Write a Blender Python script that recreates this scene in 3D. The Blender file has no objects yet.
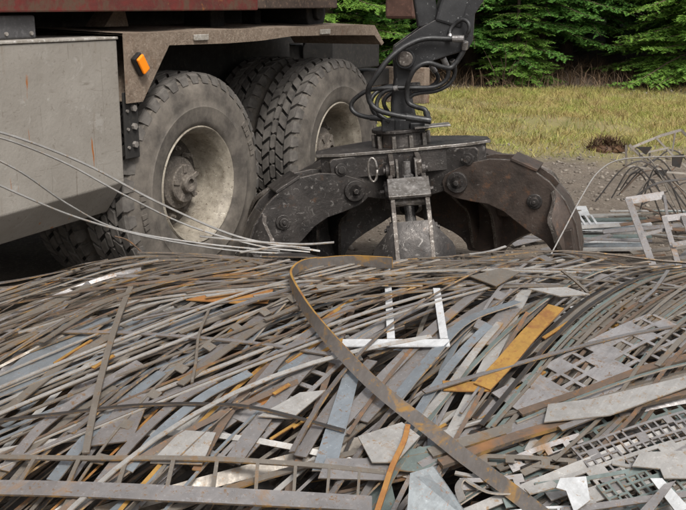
import bpy, bmesh, math, random
import numpy as np
from mathutils import Vector, Matrix

random.seed(7)
rng = np.random.default_rng(11)
R = math.radians
SC = bpy.context.scene
COL = SC.collection

# ------------------------------------------------------------------ camera
PITCH = R(14.04)
EYE = Vector((0, 0, 1.4))
cam = bpy.data.cameras.new('camera')
cam.lens = 52.5; cam.sensor_width = 36; cam.clip_end = 500; cam.clip_start = 0.05
cam_o = bpy.data.objects.new('camera', cam); COL.objects.link(cam_o)
cam_o.location = EYE; cam_o.rotation_euler = (R(90) - PITCH, 0, 0)
SC.camera = cam_o

# ------------------------------------------------------------------ sky, sun, exposure
SUN_EL, SUN_AZ = R(52), R(158)          # azimuth clockwise from +Y: behind the camera, a little to the right
w = bpy.data.worlds.new('World'); SC.world = w; w.use_nodes = True
nt = w.node_tree; nt.nodes.clear()
sky = nt.nodes.new('ShaderNodeTexSky'); sky.sky_type = 'NISHITA'; sky.sun_disc = False
sky.sun_elevation = SUN_EL; sky.sun_rotation = SUN_AZ
sky.air_density = 1.0; sky.dust_density = 6.0; sky.ozone_density = 1.0
hs = nt.nodes.new('ShaderNodeHueSaturation'); hs.inputs['Saturation'].default_value = 0.22
bg = nt.nodes.new('ShaderNodeBackground'); bg.inputs['Strength'].default_value = 0.10
ow = nt.nodes.new('ShaderNodeOutputWorld')
nt.links.new(sky.outputs[0], hs.inputs['Color']); nt.links.new(hs.outputs[0], bg.inputs[0]); nt.links.new(bg.outputs[0], ow.inputs[0])
sun = bpy.data.lights.new('sun', 'SUN'); sun.energy = 1.5; sun.angle = R(12); sun.color = (1, .965, .91)
sun_o = bpy.data.objects.new('sun', sun); COL.objects.link(sun_o)
sd = Vector((math.sin(SUN_AZ) * math.cos(SUN_EL), math.cos(SUN_AZ) * math.cos(SUN_EL), math.sin(SUN_EL)))
sun_o.rotation_euler = sd.to_track_quat('Z', 'Y').to_euler(); sun_o.location = sd * 30
SC.view_settings.view_transform = 'Standard'; SC.view_settings.look = 'None'
SC.view_settings.exposure = 0.76; SC.view_settings.gamma = 1

# ------------------------------------------------------------------ measuring helpers
FW = Vector((0, math.cos(PITCH), -math.sin(PITCH))); UP = Vector((0, math.sin(PITCH), math.cos(PITCH)))
def ray(px, py):
    return FW + Vector((1, 0, 0)) * ((px - 343) / 1000) + UP * ((255 - py) / 1000)
def P(px, py, Y):
    d = ray(px, py); return EYE + d * (Y / d.y)
def G(px, py, z=0.0):
    d = ray(px, py); return EYE + d * ((z - EYE.z) / d.z)

def sm(a, b, x):
    t = np.clip((x - a) / (b - a), 0, 1); return t * t * (3 - 2 * t)
def H(x, y):
    x = np.asarray(x, float); y = np.asarray(y, float)
    s = np.clip((y - 1.95) / 1.65, 0, 1)
    front = .05 + .385 * np.sin(s * math.pi / 2) ** 1.0
    back = .435 * (1 - sm(3.55, 4.75, y)) + .02
    z = np.where(y < 3.6, front, np.minimum(front, back))
    lat = 1 - .27 * sm(.7, 1.4, -x) - .55 * sm(1.4, 3.0, -x) - .10 * sm(.8, 1.4, x) - .6 * sm(1.5, 3.0, x)
    z = z * lat + .014 * np.sin(3.1 * x + 1.3 * y) + .012 * np.sin(5.3 * x - 4.1 * y + 1)
    z = z * sm(1.2, 1.95, y)
    return np.maximum(z, .015)
def HN(x, y, e=.06):
    gx = (H(x + e, y) - H(x - e, y)) / (2 * e); gy = (H(x, y + e) - H(x, y - e)) / (2 * e)
    n = np.stack([-gx, -gy, np.ones_like(gx)], -1); return n / np.linalg.norm(n, axis=-1, keepdims=True)
def hit(px, py, off=0.0):
    d = ray(px, py); a = None
    for k in range(700):
        y = 1.6 + k * .005; p = EYE + d * (y / d.y)
        if p.z <= float(H(p.x, p.y)) + off: return p
    return EYE + d * (3.62 / d.y)

# ------------------------------------------------------------------ node materials
class NT:
    def __init__(s, name):
        s.m = bpy.data.materials.new(name); s.m.use_nodes = True; s.t = s.m.node_tree; s.t.nodes.clear()
        s.out = s.t.nodes.new('ShaderNodeOutputMaterial'); s.b = s.t.nodes.new('ShaderNodeBsdfPrincipled')
        s.t.links.new(s.b.outputs[0], s.out.inputs[0])
    def n(s, typ, **kw):
        nd = s.t.nodes.new('ShaderNode' + typ)
        for k, v in kw.items(): setattr(nd, k, v)
        return nd
    def set(s, sock, v):
        if hasattr(v, 'links') or isinstance(v, bpy.types.NodeSocket): s.t.links.new(v, sock)
        elif isinstance(v, (tuple, list)) and len(v) == 3 and sock.type == 'RGBA': sock.default_value = (*v, 1)
        else: sock.default_value = v
    def pos(s, scale=(1, 1, 1), obj=False):
        if obj: o = s.n('TexCoord').outputs['Object']
        else: o = s.n('NewGeometry').outputs['Position']
        mp = s.n('Mapping'); s.t.links.new(o, mp.inputs[0]); mp.inputs['Scale'].default_value = scale
        return mp.outputs[0]
    def noise(s, scale, detail=4, rough=.55, vec=None, dist=0):
        nd = s.n('TexNoise'); nd.inputs['Scale'].default_value = scale; nd.inputs['Detail'].default_value = detail
        nd.inputs['Roughness'].default_value = rough; nd.inputs['Distortion'].default_value = dist
        s.t.links.new(vec if vec is not None else s.pos(), nd.inputs['Vector']); return nd.outputs['Fac']
    def ramp(s, fac, a, b, va=0., vb=1.):
        nd = s.n('MapRange'); s.set(nd.inputs[0], fac)
        for i, v in zip((1, 2, 3, 4), (a, b, va, vb)): nd.inputs[i].default_value = v
        return nd.outputs[0]
    def mix(s, fac, a, b, mode='MIX'):
        nd = s.n('Mix', data_type='RGBA', blend_type=mode); s.set(nd.inputs[0], fac); s.set(nd.inputs[6], a); s.set(nd.inputs[7], b)
        return nd.outputs[2]
    def math(s, op, a, b=0.):
        nd = s.n('Math', operation=op); s.set(nd.inputs[0], a); s.set(nd.inputs[1], b); return nd.outputs[0]
    def island(s): return s.n('NewGeometry').outputs['Random Per Island']
    def bump(s, h, strength=.3, dist=.01):
        nd = s.n('Bump'); nd.inputs['Strength'].default_value = strength; nd.inputs['Distance'].default_value = dist
        s.set(nd.inputs['Height'], h); s.t.links.new(nd.outputs[0], s.b.inputs['Normal'])
    def fin(s, col, rough=.6, metal=0., spec=None):
        s.set(s.b.inputs['Base Color'], col); s.set(s.b.inputs['Roughness'], rough); s.set(s.b.inputs['Metallic'], metal)
        if spec is not None: s.b.inputs['Specular IOR Level'].default_value = spec
        return s.m

def steel(name, base, alt, rust=.35, rcol=(.27, .11, .03), metal=.35, rough=.42, rscale=7):
    s = NT(name)
    c = s.mix(s.island(), base, alt)
    ax = s.n('VectorRotate'); ax.inputs['Angle'].default_value = R(-52); s.t.links.new(s.n('NewGeometry').outputs['Position'], ax.inputs[0])
    mp = s.n('Mapping'); s.t.links.new(ax.outputs[0], mp.inputs[0]); mp.inputs['Scale'].default_value = (3, 70, 40)
    c = s.mix(s.ramp(s.noise(1, 4, .7, mp.outputs[0]), .40, .72, 0, .5), c, tuple(v * .5 for v in base))  # stretched dark streaks put directional reflections into the colour
    c = s.mix(s.ramp(s.noise(11, 5, .75), .5, .75, 0, .7), c, tuple(v * .6 for v in base))
    c = s.mix(s.ramp(s.noise(90, 3, .7), .58, .75, 0, .5), c, tuple(min(1, v * 1.4) for v in base))
    gm = s.ramp(s.noise(5.5, 7, .78, dist=.8), .46, .66, 0, .62)
    c = s.mix(gm, c, tuple(a * .45 + b for a, b in zip(base, (.012, .006, .0))))
    sp = s.ramp(s.noise(48, 5, .8, dist=.5), .60 - rust * .12, .66 - rust * .12, 0, .8)
    c = s.mix(sp, c, tuple(v * .8 for v in rcol))
    rm = s.ramp(s.noise(rscale, 6, .68, dist=.6), .66 - rust * .35, .78 - rust * .35)
    c = s.mix(rm, c, s.mix(s.noise(30, 4), rcol, tuple(v * .45 for v in rcol)))
    r = s.ramp(s.noise(24, 4, .7), .3, .7, rough - .13, rough + .2)
    s.bump(s.noise(120, 3, .7), .18, .003)
    return s.fin(c, r, s.math('MULTIPLY', s.math('SUBTRACT', 1., rm), metal))

def plain(name, base, dark=None, light=None, scale=10, rough=.65, metal=0., bump=.25, bscale=60, bdist=.004):
    s = NT(name); dark = dark or tuple(v * .6 for v in base); light = light or tuple(min(1, v * 1.4) for v in base)
    c = s.mix(s.ramp(s.noise(scale, 6, .68), .3, .7), dark, base)
    c = s.mix(s.ramp(s.noise(scale * 4.3, 4, .7), .52, .72), c, light)
    s.bump(s.noise(bscale, 4, .7), bump, bdist)
    return s.fin(c, s.ramp(s.noise(scale * 2, 3), .3, .7, rough - .12, rough + .15), metal)

M = {}
M['mauve'] = steel('mauve_grey_steel', (.42, .40, .395), (.17, .157, .15), .24, (.27, .15, .06), metal=.55, rough=.38)
M['dull'] = steel('dull_brown_grey_steel', (.29, .262, .225), (.10, .083, .068), .24, (.22, .13, .06))
M['blue'] = steel('blue_grey_steel', (.34, .375, .405), (.17, .19, .21), .18, (.26, .15, .07), metal=.45, rough=.36)
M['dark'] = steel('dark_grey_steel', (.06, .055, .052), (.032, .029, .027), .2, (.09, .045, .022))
M['brown'] = steel('rust_brown_steel', (.155, .11, .082), (.095, .068, .05), .35, (.24, .115, .045), metal=.15, rough=.6)
M['rust'] = steel('orange_rust_steel', (.34, .145, .04), (.24, .10, .03), .5, (.38, .19, .05), metal=.05, rough=.72)
M['ochre'] = steel('ochre_rust_steel', (.36, .205, .045), (.27, .145, .03), .45, (.24, .10, .03), metal=.05, rough=.66)
M['pale'] = steel('pale_grey_steel', (.43, .415, .395), (.30, .29, .275), .20, (.30, .18, .08), metal=.3, rough=.4)
M['bright'] = steel('bright_zinc_steel', (.52, .53, .535), (.45, .455, .465), .0, (.30, .2, .1), metal=0., rough=.6)
M['zinc'] = steel('dull_zinc_steel', (.215, .235, .245), (.19, .21, .22), .05, metal=.3, rough=.5)
M['bar'] = steel('stained_bar_steel', (.19, .17, .155), (.15, .135, .125), .30, (.40, .22, .055), metal=.3, rscale=9)
M['green'] = steel('green_grey_steel', (.20, .24, .225), (.13, .165, .16), .15, metal=.3)
M['edge'] = steel('cut_edge_brown', (.17, .135, .105), (.08, .062, .05), .34, (.38, .22, .07), metal=.1, rough=.6)
M['edge_pale'] = steel('cut_edge_grey', (.42, .38, .33), (.28, .23, .18), .3, (.44, .24, .07), metal=.2, rough=.5)

# ------------------------------------------------------------------ object helpers
def link(o, parent=None):
    COL.objects.link(o)
    if parent is not None: o.parent = parent
    return o
def tag(o, label=None, cat=None, group=None, kind=None):
    if label: o['label'] = label
    if cat: o['category'] = cat
    if group: o['group'] = group
    if kind: o['kind'] = kind
    return o
def empty(name, loc=(0, 0, 0), rot=(0, 0, 0), parent=None):
    o = bpy.data.objects.new(name, None); o.location = loc; o.rotation_euler = rot; o.empty_display_size = .1
    return link(o, parent)
def mesh_obj(name, V, F, mats, parent=None, mi=None, smooth=False, loc=None):
    me = bpy.data.meshes.new(name)
    V = np.asarray(V, float)
    if loc is None and parent is None and len(V):
        loc = np.array([V[:, 0].mean(), V[:, 1].mean(), V[:, 2].min()])
    if loc is not None: V = V - np.asarray(loc)
    me.from_pydata([tuple(v) for v in V], [], F)
    for m in (mats if isinstance(mats, (list, tuple)) else [mats]): me.materials.append(m)
    if mi is not None: me.polygons.foreach_set('material_index', np.asarray(mi, np.int32))
    if smooth: me.polygons.foreach_set('use_smooth', np.ones(len(me.polygons), bool))
    me.update()
    o = bpy.data.objects.new(name, me)
    if loc is not None: o.location = loc
    return link(o, parent)
def tri_obj(name, V, T, mat, parent=None):
    """fast path for big triangle soups (numpy)"""
    me = bpy.data.meshes.new(name); V = np.asarray(V, np.float32); T = np.asarray(T, np.int32)
    me.vertices.add(len(V)); me.vertices.foreach_set('co', V.ravel())
    me.loops.add(T.size); me.loops.foreach_set('vertex_index', T.ravel())
    me.polygons.add(len(T)); me.polygons.foreach_set('loop_start', np.arange(0, T.size, 3, dtype=np.int32))
    me.polygons.foreach_set('loop_total', np.full(len(T), 3, np.int32))
    me.materials.append(mat); me.update(calc_edges=True)
    return link(bpy.data.objects.new(name, me), parent)

class MB:
    def __init__(s): s.V = []; s.F = []; s.I = []
    def add(s, V, F, i=0):
        k = len(s.V); s.V += [tuple(v) for v in V]; s.F += [tuple(a + k for a in f) for f in F]; s.I += [i] * len(F); return s
    def box(s, a, b, i=0):
        x0, y0, z0 = a; x1, y1, z1 = b
        V = [(x, y, z) for z in (z0, z1) for y in (y0, y1) for x in (x0, x1)]
        return s.add(V, [(0, 2, 3, 1), (4, 5, 7, 6), (0, 1, 5, 4), (2, 6, 7, 3), (0, 4, 6, 2), (1, 3, 7, 5)], i)
    def obox(s, c, ax, ay, az, i=0):
        c = Vector(c); ax = Vector(ax); ay = Vector(ay); az = Vector(az)
        V = [c + ax * x + ay * y + az * z for z in (-1, 1) for y in (-1, 1) for x in (-1, 1)]
        return s.add(V, [(0, 2, 3, 1), (4, 5, 7, 6), (0, 1, 5, 4), (2, 6, 7, 3), (0, 4, 6, 2), (1, 3, 7, 5)], i)
    def bar(s, p, q, w, t, up=(0, 0, 1), i=0):
        p = Vector(p); q = Vector(q); d = (q - p); a = d.normalized(); sd_ = a.cross(Vector(up))
        if sd_.length < 1e-4: sd_ = a.cross(Vector((0, 1, 0)))
        sd_.normalize(); u = sd_.cross(a)
        return s.obox((p + q) / 2, d / 2, sd_ * w / 2, u * t / 2, i)
    def prism(s, poly, f, a, b, i=0, ie=None):
        """poly: 2-D outline; f(u, v, d) -> 3-D; extruded from d=a to d=b"""
        n = len(poly); V = [f(u, v, a) for u, v in poly] + [f(u, v, b) for u, v in poly]
        s.add(V, [tuple(range(n))[::-1], tuple(range(n, 2 * n))], i)
        k = len(s.V) - 2 * n
        for j in range(n):
            s.F.append((k + j, k + (j + 1) % n, k + n + (j + 1) % n, k + n + j)); s.I.append(i if ie is None else ie)
        return s
    def cyl(s, p, q, r0, r1=None, n=20, i=0, cap=True):
        r1 = r0 if r1 is None else r1; p = Vector(p); q = Vector(q); a = (q - p).normalized()
        u = a.orthogonal().normalized(); v = a.cross(u)
        V = [p + (u * math.cos(t) + v * math.sin(t)) * r0 for t in np.linspace(0, 2 * math.pi, n, False)]
        V += [q + (u * math.cos(t) + v * math.sin(t)) * r1 for t in np.linspace(0, 2 * math.pi, n, False)]
        F = [(j, (j + 1) % n, n + (j + 1) % n, n + j) for j in range(n)]
        if cap: F += [tuple(range(n))[::-1], tuple(range(n, 2 * n))]
        return s.add(V, F, i)
    def tube(s, pts, r, n=10, i=0):
        pts = [Vector(p) for p in pts]; V = []; u = None
        for k, p in enumerate(pts):
            t = (pts[min(k + 1, len(pts) - 1)] - pts[max(k - 1, 0)]).normalized()
            u = t.orthogonal().normalized() if u is None else (u - t * u.dot(t)).normalized()
            v = t.cross(u); rr = r[k] if hasattr(r, '__len__') else r
            V += [p + (u * math.cos(a) + v * math.sin(a)) * rr for a in np.linspace(0, 2 * math.pi, n, False)]
        F = [(k * n + j, k * n + (j + 1) % n, (k + 1) * n + (j + 1) % n, (k + 1) * n + j) for k in range(len(pts) - 1) for j in range(n)]
        F += [tuple(range(n))[::-1], tuple(range((len(pts) - 1) * n, len(pts) * n))]
        return s.add(V, F, i)
    def lathe(s, prof, n=72, i=0):
        """profile (r, y) turned about the y axis"""
        V = [(r * math.cos(a), y, r * math.sin(a)) for r, y in prof for a in np.linspace(0, 2 * math.pi, n, False)]
        F = [(k * n + j, k * n + (j + 1) % n, (k + 1) * n + (j + 1) % n, (k + 1) * n + j) for k in range(len(prof) - 1) for j in range(n)]
        return s.add(V, F, i)
    def build(s, name, mats, parent=None, smooth=False, bevel=0, loc=None, auto=None):
        o = mesh_obj(name, s.V, s.F, mats, parent, s.I, smooth, loc)
        bm = bmesh.new(); bm.from_mesh(o.data); bmesh.ops.recalc_face_normals(bm, faces=bm.faces); bm.to_mesh(o.data); bm.free()
        if bevel:
            b = o.modifiers.new('bevel', 'BEVEL'); b.width = bevel; b.segments = 2; b.limit_method = 'ANGLE'; b.angle_limit = R(35)
        if auto:
            for e in o.data.edges: pass
            me = o.data; bm = bmesh.new(); bm.from_mesh(me)
            for e in bm.edges: e.smooth = not (len(e.link_faces) == 2 and e.calc_face_angle(0) > auto)
            for f in bm.faces: f.smooth = True
            bm.to_mesh(me); bm.free()
        return o
def catmull(pts, n):
    p = np.asarray([tuple(q) for q in pts], float); p = np.vstack([2 * p[0] - p[1], p, 2 * p[-1] - p[-2]]); out = []
    segs = len(p) - 3
    for t in np.linspace(0, segs - 1e-6, n):
        k = int(t); f = t - k; a, b, c, d = p[k:k + 4]
        out.append(.5 * ((2 * b) + (-a + c) * f + (2 * a - 5 * b + 4 * c - d) * f * f + (-a + 3 * b - 3 * c + d) * f ** 3))
    return np.array(out)

# ------------------------------------------------------------------ sheet builder (strips, ladders, cut-out sheets)
def nrm(a): return a / np.maximum(np.linalg.norm(a, axis=-1, keepdims=True), 1e-9)
def sheet_arrays(C, S, N, vs, mask, t):
    """C centre line (n,3), S across, N normal; vs across offsets (m+1); mask (n-1, m) of solid cells"""
    n = len(C); m = len(vs) - 1; vs = np.asarray(vs)
    top = C[:, None, :] + S[:, None, :] * vs[None, :, None]; bot = top - N[:, None, :] * t
    V = np.concatenate([top.reshape(-1, 3), bot.reshape(-1, 3)]); k = n * (m + 1); F = []; I = []
    idx = lambda i, j: i * (m + 1) + j
    g = lambda i, j: 0 <= i < n - 1 and 0 <= j < m and mask[i, j]
    for i in range(n - 1):
        for j in range(m):
            if not mask[i, j]: continue
            a, b, c, d = idx(i, j), idx(i + 1, j), idx(i + 1, j + 1), idx(i, j + 1)
            F.append((a, d, c, b)); I.append(0); F.append((a + k, b + k, c + k, d + k)); I.append(0)
            if not g(i - 1, j): F.append((a, a + k, d + k, d)); I.append(1)
            if not g(i + 1, j): F.append((b, c, c + k, b + k)); I.append(1)
            if not g(i, j - 1): F.append((a, b, b + k, a + k)); I.append(1)
            if not g(i, j + 1): F.append((d, d + k, c + k, c)); I.append(1)
    used = np.unique(np.array([q for f in F for q in f])); rm = np.full(len(V), -1); rm[used] = np.arange(len(used))
    return V[used], [tuple(int(rm[q]) for q in f) for f in F], I
def frames(C, N, roll=0.):
    T = nrm(np.gradient(C, axis=0)); S = nrm(np.cross(T, N)); N2 = nrm(np.cross(S, T))
    roll = np.asarray(roll) * np.ones(len(C)); c = np.cos(roll)[:, None]; s_ = np.sin(roll)[:, None]
    return S * c + N2 * s_, N2 * c - S * s_
def plan_path(x, y, th, L, curv, off, n=18, wav=.012, ph=0):
    s = np.linspace(-L / 2, L / 2, n); a = th + curv * s
    ds = np.gradient(s); X = np.cumsum(np.cos(a) * ds); Y = np.cumsum(np.sin(a) * ds)
    X += x - X[n // 2]; Y += y - Y[n // 2]
    z = H(X, Y)
    for _ in range(2): z[1:-1] = (z[:-2] + 2 * z[1:-1] + z[2:]) / 4
    z = np.maximum(z + off + wav * np.sin(s * 3.1 + ph), .008)
    return np.stack([X, Y, z], 1), HN(X, Y)
EDGE = {'zinc': 'edge_pale', 'mauve': 'edge', 'dull': 'edge', 'blue': 'edge_pale', 'dark': 'edge', 'brown': 'edge', 'rust': 'rust', 'ochre': 'rust',
        'pale': 'edge_pale', 'bright': 'edge_pale', 'green': 'edge_pale'}
def hero(name, label, cat, px, width, mk, off=.02, t=.004, n=26, roll=0., mask=None, vs=None, Y=None, N=None, group=None, edge=None):
    pts = [hit(a, b, off) for a, b in px] if Y is None else [P(a, b, yy) for (a, b), yy in zip(px, Y)]
    C = catmull(pts, n); NN = HN(C[:, 0], C[:, 1], .15) if N is None else np.tile(np.array(N, float), (n, 1))
    S, N2 = frames(C, NN, roll)
    if vs is None: vs = [-width / 2, width / 2]
    if mask is None: mask = np.ones((n - 1, len(vs) - 1), bool)
    V, F, I = sheet_arrays(C, S, N2, vs, mask, t)
    o = mesh_obj(name, V, F, [M[mk], M[edge or EDGE[mk]]], mi=I)
    return tag(o, label, cat, group)
def ladder_mask(n, period, rung, m=3, fill=()):
    mk = np.ones((n - 1, m), bool)
    for i in range(n - 1):
        if i % period >= rung: mk[i, 1:m - 1] = False
    return mk

# ================================================================== SETTING
# ground: one sheet, fine near the camera and coarse to the horizon
gs = NT('ground_soil')
pos = gs.n('NewGeometry').outputs['Position']; sep = gs.n('SeparateXYZ'); gs.t.links.new(pos, sep.inputs[0])
edge_n = gs.math('ADD', sep.outputs[1], gs.math('MULTIPLY', gs.math('SUBTRACT', gs.noise(.9, 4), .5), 2.6))
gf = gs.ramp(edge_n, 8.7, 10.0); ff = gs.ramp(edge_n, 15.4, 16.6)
dirt = gs.mix(gs.ramp(gs.noise(3, 6, .7), .3, .7), (.085, .066, .049), (.17, .136, .104))
dirt = gs.mix(gs.ramp(gs.noise(45, 4, .7), .5, .7), dirt, (.25, .215, .175))
dirt = gs.mix(gs.ramp(gs.noise(1.1, 3), .55, .7, 0, .6), dirt, (.075, .06, .048))
gr = gs.mix(gs.ramp(gs.noise(2.2, 5, .7), .35, .65), (.24, .19, .09), (.2, .19, .06))
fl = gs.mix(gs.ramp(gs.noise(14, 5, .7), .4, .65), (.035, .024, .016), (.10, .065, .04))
gs.bump(gs.noise(38, 6, .75), .8, .02)
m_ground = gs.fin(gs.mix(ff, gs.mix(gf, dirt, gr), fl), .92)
xs = np.unique(np.concatenate([np.linspace(-160, -9, 24), np.linspace(-9, 12, 190), np.linspace(12, 160, 24)]))
ys = np.unique(np.concatenate([np.linspace(-120, -1, 14), np.linspace(-1, 24, 220), np.linspace(24, 220, 26)]))
def ground_z(X, Y):
    z = .018 * np.sin(2.1 * X + .7 * Y) * np.sin(1.3 * Y - .6 * X) + .008 * np.sin(7 * X + 3 * Y) * np.sin(6 * Y)
    z *= sm(4.2, 6.5, Y) * (1 - sm(60, 90, Y))
    return z + .06 * sm(9.2, 10.2, Y) + 1.0 * sm(16.2, 24, Y) + 9 * sm(26, 120, Y)
XX, YY = np.meshgrid(xs, ys); ZZ = ground_z(XX, YY)
nx, ny = len(xs), len(ys)
V = np.stack([XX, YY, ZZ], -1).reshape(-1, 3)
F = [(j * nx + i, j * nx + i + 1, (j + 1) * nx + i + 1, (j + 1) * nx + i) for j in range(ny - 1) for i in range(nx - 1)]
tag(mesh_obj('ground', V, F, m_ground, smooth=True, loc=(0, 0, 0)), kind='structure')

# loose stones on the yard
def ico():
    bm = bmesh.new(); bmesh.ops.create_icosphere(bm, subdivisions=1, radius=1)
    v = np.array([tuple(a.co) for a in bm.verts]); f = np.array([[a.index for a in q.verts] for q in bm.faces]); bm.free(); return v, f
iv, iF = ico()
def scatter_stones(n, xr, yr, rr):
    VV = []; TT = []
    for k in range(n):
        r = rr[0] + (rr[1] - rr[0]) * rng.random() ** 4
        v = iv * (1 + .28 * rng.standard_normal(iv.shape)) * r * np.array([1, rng.uniform(.6, 1.1), rng.uniform(.4, .75)])
        a = rng.uniform(0, 6.28); c, s_ = math.cos(a), math.sin(a); v = v @ np.array([[c, s_, 0], [-s_, c, 0], [0, 0, 1]])
        x = rng.uniform(*xr); y = rng.uniform(*yr); v = v + np.array([x, y, float(ground_z(x, y)) + r * .15])
        VV.append(v); TT.append(iF + k * len(iv))
    return np.concatenate(VV), np.concatenate(TT)
m_stone = NT('stone')
m_stone = m_stone.fin(m_stone.mix(m_stone.island(), (.085, .068, .053), (.23, .20, .165)), .9)
V, T = scatter_stones(9000, (-1.5, 5.5), (4.6, 9.9), (.005, .026))
tag(tri_obj('gravel', V, T, m_stone), 'loose grey and brown stones strewn over the bare yard', 'gravel', kind='stuff')
V, T = scatter_stones(200, (1.0, 7.5), (15.7, 16.8), (.015, .06))
tag(tri_obj('stone_row', V, T, m_stone), 'scattered grey stones at the foot of the spruces', 'stones', kind='stuff')

# grass: every blade a bent sliver, yellow-green and straw
def blades(n, X, Y, Z, hmin, hmax, wd, lean=.6):
    h = rng.uniform(hmin, hmax, n); a = rng.uniform(0, 6.283, n); l = rng.uniform(.1, lean, n) * h; b = rng.uniform(0, 6.283, n)
    base = np.stack([X, Y, Z], 1); sd_ = np.stack([np.cos(a), np.sin(a), 0 * a], 1) * (wd * rng.uniform(.6, 1.4, n))[:, None]
    dr = np.stack([np.cos(b) * l, np.sin(b) * l, 0 * b], 1); up = np.array([0, 0, 1.])
    mid = base + dr * .35 + up * (h * .6)[:, None]; tip = base + dr * 1.25 + up * (h * .95)[:, None]
    V = np.stack([base - sd_, base + sd_, mid - sd_ * .7, mid + sd_ * .7, tip], 1).reshape(-1, 3)
    k = np.arange(n)[:, None] * 5; T = np.concatenate([k + [0, 1, 3], k + [0, 3, 2], k + [2, 3, 4]], 0)
    return V, T
def leafmat(name, a, b, c=None, tr=.25, rough=.6):
    s = NT(name); col = s.mix(s.island(), a, b)
    if c: col = s.mix(s.ramp(s.noise(2.6, 5, .75), .40, .60), col, c)
    s.fin(col, rough, 0, .25)
    t = s.n('BsdfTranslucent'); s.t.links.new(col, t.inputs[0]); mx = s.n('MixShader'); mx.inputs[0].default_value = tr
    s.t.links.new(s.b.outputs[0], mx.inputs[1]); s.t.links.new(t.outputs[0], mx.inputs[2]); s.t.links.new(mx.outputs[0], s.out.inputs[0])
    return s.m
n = 190000
gx = rng.uniform(-4.5, 9.5, n); gy = 9.2 + 7.3 * rng.random(n) ** .85
patch = np.sin(1.7 * gx + .6 * gy) + np.sin(2.3 * gy - 1.1 * gx) + .9 * np.sin(4.1 * gx + 3.3 * gy) + rng.normal(0, .9, n)
keep = (patch > -.45) & ((gy > 9.9) | (rng.random(n) < .45)); gx, gy = gx[keep], gy[keep]; n = len(gx)
V, T = blades(n, gx, gy, ground_z(gx, gy), .015, .085, .0036, 2.2)
tag(tri_obj('grass', V, T, leafmat('dry_grass', (.43, .40, .12), (.20, .28, .055), (.40, .31, .13))), 'short yellowing grass between the yard and the spruces', 'grass', kind='stuff')
nc, nb = 1500, 11
cx = rng.uniform(-4.5, 9.5, nc); cy = 9.3 + 7.0 * rng.random(nc) ** .9
gx = (cx[:, None] + rng.normal(0, .05, (nc, nb))).ravel(); gy = (cy[:, None] + rng.normal(0, .05, (nc, nb))).ravel()
V, T = blades(nc * nb, gx, gy, ground_z(gx, gy), .04, .15, .004, 1.8)
tag(tri_obj('grass_tufts', V, T, leafmat('tuft_grass', (.36, .30, .11), (.12, .17, .04), (.27, .19, .09))), 'longer straw and green tufts standing in the short grass', 'grass', kind='stuff')
# dead stalks and litter under the trees
n = 5200; gx = rng.uniform(-4, 9.5, n); gy = 15.9 + 2.8 * rng.random(n) ** .7
V, T = blades(n, gx, gy, ground_z(gx, gy), .05, .36, .006, 1.8)
tag(tri_obj('undergrowth', V, T, leafmat('dead_stalks', (.17, .11, .065), (.05, .034, .022), tr=.1)), 'dead brown stalks and twigs under the spruces', 'undergrowth', kind='stuff')

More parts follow.
